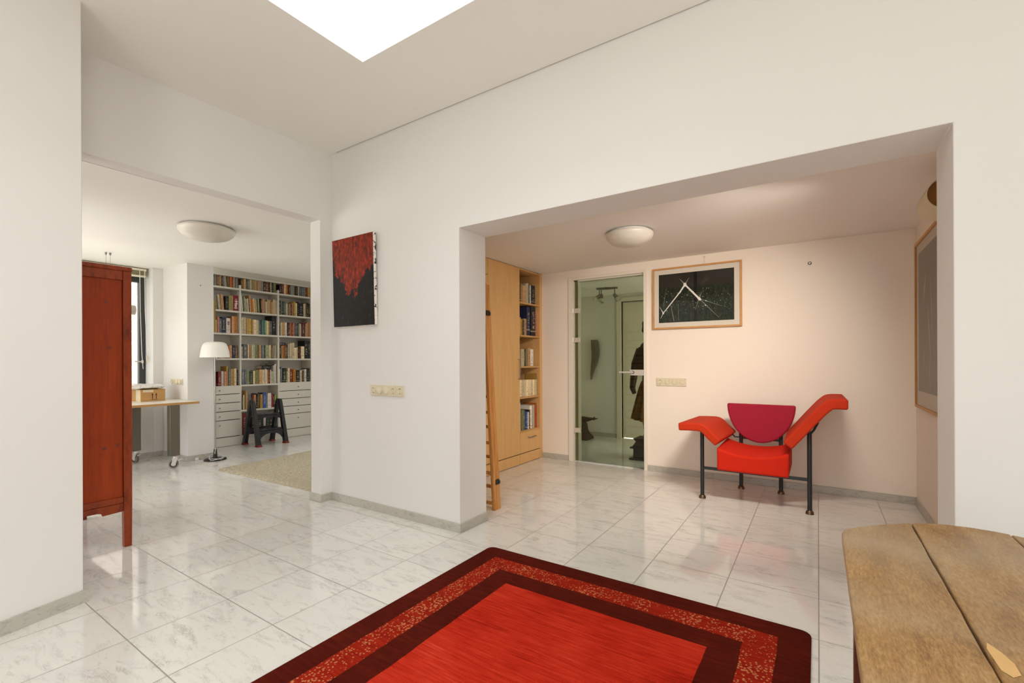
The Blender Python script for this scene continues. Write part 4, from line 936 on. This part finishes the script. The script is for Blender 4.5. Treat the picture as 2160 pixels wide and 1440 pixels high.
# ------------------------------------------------------------------ rugs
t = NT('red_wool_rug', .95, 0, .1); V = t.coord(); s = t.sep(V)
RW, RL = 1.852, 2.75
wob = t.math('MULTIPLY', t.math('SUBTRACT', t.noise(t.coord(), 5, 3), .5), .016)
ex = t.math('SUBTRACT', RW/2, t.math('ABSOLUTE', s[0])); ey = t.math('SUBTRACT', RL/2, t.math('ABSOLUTE', s[1]))
e = t.math('ADD', t.math('MINIMUM', ex, ey), wob)
st1 = t.noise(t.coord(scale=(1.4, 26, 1)), 3.5, 5, .65, .3); blot = t.noise(t.coord(), 2.4, 4, .6); fine = t.noise(t.coord(scale=(1, 1, 1)), 260, 2, .6)
brt = t.ramp(t.math('ADD', t.math('MULTIPLY', st1, .6), t.math('MULTIPLY', blot, .4)), [(.34, '#961606'), (.47, '#BE2812'), (.60, '#D23A22'), (.74, '#E2604A')])
drk = t.ramp(t.math('ADD', t.math('MULTIPLY', t.noise(t.coord(scale=(1, 8, 1)), 7, 4), .5), t.math('MULTIPLY', blot, .5)), [(.35, '#440B02'), (.55, '#581405'), (.75, '#70200E')])
spk = t.node('ShaderNodeTexVoronoi'); t.link(V, spk.inputs['Vector']); spk.inputs['Scale'].default_value = 75
dot = t.math('LESS_THAN', spk.outputs['Distance'], t.math('MULTIPLY', t.noise(t.coord(), 6, 2), .62))
mid = t.mix(t.math('MULTIPLY', dot, .8), t.ramp(st1, [(.35, '#8A1606'), (.65, '#AC280F')]), lin('#D08A58'))
def band(a, b_): return t.math('MULTIPLY', t.math('GREATER_THAN', e, a), t.math('LESS_THAN', e, b_))
c = t.mix(band(.128, .258), drk, mid); c = t.mix(t.math('GREATER_THAN', e, .388), c, brt)
c = t.mix(t.math('MULTIPLY', fine, .22), c, lin('#2A0502'))
t.color(c); t.bump(fine, .5, .006)
def rounded(w, l, r, n=6):
    P = []
    for cx, cy, a0 in ((w/2-r, l/2-r, 0), (-w/2+r, l/2-r, 90), (-w/2+r, -l/2+r, 180), (w/2-r, -l/2+r, 270)):
        for k in range(n+1):
            a = math.radians(a0+k*90/n); P.append((cx+r*math.cos(a), cy+r*math.sin(a)))
    return P
rg = obj('red_rug', MB().prism(rounded(RW, RL, .045), .0, .013), t.m, bevel=.005, loc=(-.954, 2.563-RL/2, 0))
tag(rg, 'red wool rug with two dark red border bands on the marble floor', 'rug')
fm = MB(); random.seed(5)
for i in range(150):
    x = -RW/2+.05+i*(RW-.1)/150
    y0 = RL/2-.002; L_ = random.uniform(.004, .012); fm.box(x, x+.006, y0, y0+L_, .002, .006)
obj('fringe', fm, plain('pale_warp_thread', '#D2A890', .9), rg)
t = NT('cream_shag', .95, 0, .1); n = t.noise(t.coord(), 42, 5, .7, .6)
t.color(t.ramp(n, [(.30, '#9A8F76'), (.45, '#CFC4A8'), (.7, '#E6DDC6')])); t.bump(n, 1, .03)
bmx = MB(); nx_, ny_ = 60, 60; random.seed(2)
Q = [Vector((-5.966, 2.622)), Vector((-4.10, 2.705)), Vector((-4.14, 4.55)), Vector((-6.13, 4.50))]
vv = []
for j in range(ny_+1):
    for i in range(nx_+1):
        u, v = i/nx_, j/ny_
        p = Q[0]*(1-u)*(1-v)+Q[1]*u*(1-v)+Q[2]*u*v+Q[3]*(1-u)*v
        edge = min(u, 1-u, v, 1-v) == 0
        vv.append(bmx.bm.verts.new((p.x+random.uniform(-.006, .006), p.y+random.uniform(-.006, .006), .001 if edge else .022+random.uniform(-.006, .006))))
for j in range(ny_):
    for i in range(nx_): bmx._f([vv[j*(nx_+1)+i], vv[j*(nx_+1)+i+1], vv[(j+1)*(nx_+1)+i+1], vv[(j+1)*(nx_+1)+i]])
tag(obj('cream_rug', bmx, t.m, smooth=60), 'cream shaggy rug on the study floor before the bookcase', 'rug')

# ------------------------------------------------------------------ old oak chest in the foreground
oc = empty('oak_table', (.40, 1.3, 0), 'old worn oak table top with rounded end and open cracks, nearest the viewer', 'table')
t = NT('worn_oak', .5, 0, .35); v = t.coord(scale=(5, 1.1, 5))
f = t.noise(v, 3.2, 6, .65, .5); g = t.noise(t.coord(scale=(60, 13, 60)), 3.2, 5, .75); big = t.noise(t.coord(), 2.6, 3)
col = t.ramp(t.math('ADD', t.math('MULTIPLY', f, .45), t.math('MULTIPLY', g, .55)), [(.33, '#6A4A2A'), (.45, '#8E6A40'), (.54, '#A58050'), (.68, '#BE9D72')])
col = t.mix(t.math('MULTIPLY', t.math('MAXIMUM', t.math('SUBTRACT', big, .42), 0), 2.0), col, lin('#AE9D84'))
scr = t.noise(t.coord(scale=(30, 3, 30), rot=(0, 0, .4)), 4, 6, .8, 1)
col = t.mix(t.math('MULTIPLY', t.math('GREATER_THAN', scr, .70), .4), col, lin('#E2C79A'))
t.color(col); t.bump(g, .25, .002); M['oldoak'] = t.m
arc = [(.060, 1.745), (.066, 1.778), (.082, 1.806), (.11, 1.838), (.15, 1.882), (.19, 1.922), (.252, 1.972), (.30, 1.998), (.35, 2.014), (.40, 2.020), (.45, 2.014), (.486, 2.003), (.55, 1.972), (.62, 1.915), (.68, 1.855), (.722, 1.81), (.738, 1.778), (.742, 1.745)]
def plank(xa, xb):
    P = [(x, y) for x, y in arc if xa < x < xb]
    def yat(x):
        for (x0, y0), (x1, y1) in zip(arc, arc[1:]):
            if x0 <= x <= x1: return y0+(y1-y0)*(x-x0)/(x1-x0)
        return arc[0][1]
    random.seed(int(xa*1000))
    def wob(x, s_): return [(x+s_*abs(.0016*math.sin(y*9)+random.uniform(-.0008, .0012)), y) for y in [.62+i*.055 for i in range(24)]]
    right = [(x, y) for x, y in wob(xb, -1) if y < yat(xb)-.02] if xb < .74 else [(xb, .62)]
    left = [(x, y) for x, y in wob(xa, 1) if y < yat(xa)-.02] if xa > .06 else [(xa, .62)]
    poly = right + ([(xb, yat(xb))] if xb < .74 else [(.742, 1.745)]) + P[::-1] + ([(xa, yat(xa))] if xa > .06 else [(.060, 1.745)]) + left[::-1]
    return MB().prism(poly, .716, .750)
for xa, xb in ((.060, .2508), (.2535, .4855), (.4870, .742)):
    at(obj('top_plank', plank(xa, xb), M['oldoak'], oc, bevel=.005, seg=3), oc)
m = MB()
m._f([m.bm.verts.new((x, y, .7507)) for x, y in ((.2565, 1.185), (.262, 1.21), (.275, 1.185), (.284, 1.15), (.283, 1.115), (.270, 1.100), (.259, 1.115))])
at(obj('repair_patch', m, plain('pale_wood_patch', '#D9AE70', .5), oc), oc)
dkw = wood('dark_stained_oak', '#4A2012', '#5E2C18', .4, (10, 10, 1.2), 3)
at(obj('underframe', MB().box(.10, .70, .80, 1.52, .640, .7155), dkw, oc, bevel=.002), oc)
for x, y in ((.078, 1.512), (.66, 1.512), (.078, .78), (.66, .78)):
    at(obj('leg', MB().box(x, x+.055, y, y+.055, 0, .7155), dkw, oc, bevel=.004), oc)
at(obj('side_board', MB().box(.100, .118, .835, 1.512, .05, .640), wood('orange_oak_board', '#8A5220', '#A86A30', .45, (10, 10, 1.2), 3), oc, bevel=.002), oc)

# ------------------------------------------------------------------ corridor things
sp = empty('spotlight_bar', (-2.66, 6.62, HC), 'three-armed steel spotlight on the corridor ceiling behind the glass door', 'lamp')
ax = Vector((.258, .06, 0)).normalized()
m = MB(); m.tube([Vector((-2.66, 6.62, HC-.016)) - ax*.16, Vector((-2.66, 6.62, HC-.02)), Vector((-2.66, 6.62, HC-.016)) + ax*.16], [.02, .026, .02], 14, ry=[.012, .016, .012])
m.lathe([(0, 0), (.03, 0), (.03, -.012), (0, -.012)], (-2.66, 6.62, HC), 16)
at(obj('bar', m, M['darksteel'], sp, smooth=40), sp)
for off, dr in ((-.115, (-.75, -.3, -.62)), (-.085, (.05, -.25, -.95)), (.115, (.55, .1, -.80))):
    b0 = Vector((-2.66, 6.62, HC-.02)) + ax*off; b1 = b0 + Vector((0, 0, -.10)); d = Vector(dr).normalized()
    arm = at(obj('spot_arm', MB().cyl(b0, b1, .008, 10).tube([b1-d*.02, b1+d*.05], [.022, .032], 16), M['darksteel'], sp, smooth=40), sp)
    obj('spot_glass', MB().tube([b1+d*.051, b1+d*.11], [.030, .047], 18, cap=False), plain('frosted_glass_cup', '#C8C6B8', .3), arm, smooth=40)
# twisted wood carving
m = MB(); rings = []
for j in range(18):
    v = j/17; z = 1.648-.68*v; cx = -3.205+.035*math.sin(v*4.2+.2)-.02*v+.015; wd = (.066+.010*math.sin(v*7))*(1 if v < .6 else max(.08, 1-(v-.6)/.4*.95)); 
    rings.append([(cx+wd*math.cos(k*2*PI/12+v*1.5), 7.345+.035*math.sin(k*2*PI/12+v*1.5), z) for k in range(12)])
m.loft(rings)
gw = NT('weathered_grey_wood', .85); gw.color(gw.ramp(gw.noise(gw.coord(scale=(8, 8, 1.5)), 4, 5, .7), [(.35, '#3E3C36'), (.7, '#807C70')])); gw.bump(gw.noise(gw.coord(), 30, 4), .5, .01)
tag(obj('wood_carving', m, gw.m, smooth=40), 'weathered grey curved wood carving hung on the corridor wall', 'sculpture')
# iron anvil
an = empty('iron_anvil', (-3.25, 7.0, 0), 'dark iron anvil with a long knobbed horn on the corridor floor', 'anvil')
im = plain('dark_cast_iron', '#22231F', .6, .3)
m = MB()
def rr(cx, cy, a, b_, z): return [(cx-a, cy-b_, z), (cx+a, cy-b_, z), (cx+a, cy+b_, z), (cx-a, cy+b_, z)]
m.loft([rr(-3.42, 7.0, .315, .14, 0), rr(-3.42, 7.0, .31, .135, .04), rr(-3.42, 7.0, .26, .10, .10), rr(-3.42, 7.0, .235, .085, .16), rr(-3.42, 7.0, .225, .08, .25), rr(-3.42, 7.0, .195, .075, .29), rr(-3.42, 7.0, .205, .075, .365)])
at(obj('body', m, im, an, bevel=.008), an)
m = MB().tube([(-3.26, 7.0, .315), (-3.15, 7.0, .330), (-3.09, 7.0, .340), (-3.02, 7.0, .348)], [.05, .036, .022, .012], 14)
m.tube([(-3.045, 7.0, .348), (-3.037, 7.0, .348)], .030, 14).tube([(-3.02, 7.0, .348), (-2.985, 7.0, .348)], .009, 10)
at(obj('horn', m, im, an, smooth=40), an)
# carved statue of a standing woman in a pleated skirt, face to the left
sm = NT('dark_carved_wood', .5); nz = sm.noise(sm.coord(scale=(6, 6, 1.2)), 4, 5, .65)
sm.color(sm.ramp(nz, [(.35, '#24160C'), (.6, '#41280F'), (.8, '#5C3A16')])); sm.bump(nz, .5, .01)
gm = NT('ochre_carved_wood', .5); nz = gm.noise(gm.coord(scale=(10, 10, 1.0)), 5, 5, .65)
gm.color(gm.ramp(nz, [(.35, '#5A3A12'), (.6, '#8A5E1E'), (.8, '#A8772E')])); gm.bump(nz, .4, .008)
sx, sy = -1.81, 6.03
stt = empty('carved_statue', (sx, sy, 0), 'carved wooden statue in a pleated skirt standing on a black plinth behind glass', 'statue')
m = MB(); rings = []
prof = [(.272, .12, .10), (.34, .10, .09), (.44, .11, .10), (.52, .13, .11), (.85, .145, .12), (1.00, .125, .10), (1.12, .115, .095), (1.30, .15, .11), (1.42, .165, .12), (1.50, .14, .10), (1.555, .075, .065), (1.60, .058, .058), (1.62, .07, .07), (1.68, .098, .085), (1.74, .106, .09), (1.79, .105, .092), (1.83, .085, .08), (1.858, .04, .04)]
for z, a, b_ in prof:
    ring = []
    for k in range(28):
        th = k*2*PI/28; x = sx+a*math.cos(th); y = sy+b_*math.sin(th)
        if z > 1.6 and math.cos(th) < -.80: x -= {1.62: .012, 1.68: .030, 1.74: .012, 1.79: .016}.get(round(z, 2), 0)
        if 1.0 < z < 1.5: x += .012*math.sin(k*2.7+z*9)
        ring.append((x, y, z))
    rings.append(ring)
m.loft(rings); at(obj('figure', m, sm.m, stt, smooth=50), stt)
m = MB(); rings = []
for z, a, amp in ((1.02, .13, .004), (.92, .165, .010), (.75, .205, .018), (.60, .238, .022), (.50, .255, .024), (.495, .235, .024)):
    rings.append([(sx+(a+amp*math.sin(k*2*PI/6))*math.cos(k*2*PI/96), sy+(a*.85+amp*math.sin(k*2*PI/6))*math.sin(k*2*PI/96), z + (.03*math.cos(k*2*PI/96) if z < .55 else 0)*-1) for k in range(96)])
m.loft(rings); at(obj('skirt', m, gm.m, stt, smooth=60), stt)
m = MB().tube([(sx-.12, sy-.09, 1.43), (sx-.17, sy-.14, 1.25), (sx-.185, sy-.16, 1.08), (sx-.215, sy-.13, .93), (sx-.20, sy-.10, .86)], [.055, .052, .046, .036, .026], 14)
at(obj('arm', m, sm.m, stt, smooth=60), stt)
m = MB(); m.loft([[(sx-.13+.0, sy-.14, 1.47), (sx+.13, sy-.14, 1.47), (sx+.13, sy+.12, 1.47), (sx-.13, sy+.12, 1.47)], [(sx-.20, sy-.18, 1.30), (sx+.17, sy-.18, 1.30), (sx+.17, sy+.14, 1.30), (sx-.16, sy+.14, 1.30)], [(sx-.155, sy-.2, 1.12), (sx+.12, sy-.17, 1.10), (sx+.12, sy+.12, 1.10), (sx-.13, sy+.12, 1.12)]])
at(obj('shawl', m, sm.m, stt, bevel=.02), stt)
m = MB().loft([rr(sx, sy, .215, .16, .167), rr(sx, sy, .20, .15, .19), rr(sx+.02, sy, .19, .14, .235), rr(sx, sy, .21, .15, .272)])
at(obj('carved_base', m, sm.m, stt, bevel=.01), stt)
pl = MB().box(sx-.245, sx+.245, sy-.19, sy+.19, 0, .022).box(sx-.20, sx+.20, sy-.155, sy+.155, .022, .145).box(sx-.235, sx+.235, sy-.185, sy+.185, .145, .1665)
tag(obj('black_plinth', pl, plain('black_stained_plinth', '#14161A', .4), bevel=.003), 'low black plinth under the carved statue behind the glass door', 'plinth')

# ------------------------------------------------------------------ camera
cam = bpy.data.cameras.new('camera'); co = bpy.data.objects.new('camera', cam); C.objects.link(co)
cam.sensor_width = 36; cam.lens = 971.76/2160*36; cam.shift_y = 42.72/2160; cam.clip_start = .05
yaw, roll = math.radians(-33.5745), math.radians(.22618)
F = Vector((math.sin(yaw), math.cos(yaw), 0)); R0 = Vector((math.cos(yaw), -math.sin(yaw), 0)); D0 = F.cross(R0)
Rr = R0*math.cos(roll) + D0*math.sin(roll); Dr = -R0*math.sin(roll) + D0*math.cos(roll)
mt = Matrix(((Rr.x, -Dr.x, -F.x, 0), (Rr.y, -Dr.y, -F.y, 0), (Rr.z, -Dr.z, -F.z, 1.28), (0, 0, 0, 1)))
co.matrix_world = mt; S.camera = co

# ------------------------------------------------------------------ daylight
w = bpy.data.worlds.new('overcast_sky'); S.world = w; w.use_nodes = True
nt = w.node_tree; bg = nt.nodes['Background']; bg.inputs[1].default_value = SKY
tc = nt.nodes.new('ShaderNodeTexCoord'); sz = nt.nodes.new('ShaderNodeSeparateXYZ'); mr = nt.nodes.new('ShaderNodeMapRange'); mx_ = nt.nodes.new('ShaderNodeMix'); mx_.data_type = 'RGBA'
nt.links.new(tc.outputs['Generated'], sz.inputs[0]); nt.links.new(sz.outputs[2], mr.inputs[0]); mr.inputs[1].default_value = -.06; mr.inputs[2].default_value = .06
nt.links.new(mr.outputs[0], mx_.inputs[0]); mx_.inputs[6].default_value = (.95, .93, .86, 1); mx_.inputs[7].default_value = (.975, .985, 1, 1); nt.links.new(mx_.outputs[2], bg.inputs[0])
def portal(name, loc, rot, sx_, sy_):
    l = bpy.data.lights.new(name, 'AREA'); l.shape = 'RECTANGLE'; l.size = sx_; l.size_y = sy_; l.cycles.is_portal = True
    o = bpy.data.objects.new(name, l); C.objects.link(o); o.location = loc; o.rotation_euler = rot
portal('skylight_portal', ((sx0+sx1)/2, (sy0+sy1)/2, zt+.05), (0, 0, 0), sx1-sx0, sy1-sy0)
portal('added_hall_opening_portal', (0, -2.96, 1.31), (PI/2, 0, 0), 1.6, 2.4)  # sky through the added opening behind the camera
portal('added_side_opening_portal', (2.96, -.95, 1.65), (PI/2, 0, PI/2), 1.7, 2.3)  # guides sky into the added side opening
portal('added_study_roof_portal', (-4.95, 4.3, 2.96), (0, 0, 0), 1.3, 1.1)  # over the hidden ceiling hole added to brighten the study
portal('added_study_side_portal', (-8.01, -.5, 1.42), (PI/2, 0, -PI/2), 2.4, 2.05)  # for the second, unseen opening added in the study
portal('added_study_near_portal', (-5.75, -2.06, 1.35), (PI/2, 0, 0), 2.9, 2.1)  # for the opening added in the study's near wall
portal('study_window_portal', (-7.90, 1.74, 1.65), (PI/2, 0, -PI/2), 1.45, 1.5)
portal('added_corridor_portal', (-.88, 6.35, 1.15), (PI/2, 0, PI/2), 1.3, 2.1)  # for the added, unseen corridor opening

S.view_settings.view_transform = 'Standard'; S.view_settings.look = 'None'; S.view_settings.gamma = 1
S.view_settings.use_curve_mapping = False; S.view_settings.exposure = EXPO
cy = S.cycles
cy.use_denoising = True; cy.max_bounces = 10; cy.diffuse_bounces = 6; cy.glossy_bounces = 4; cy.transmission_bounces = 6; cy.transparent_max_bounces = 12
cy.sample_clamp_indirect = 2.5; cy.sample_clamp_direct = 12; cy.caustics_reflective = False; cy.caustics_refractive = False; cy.blur_glossy = .5
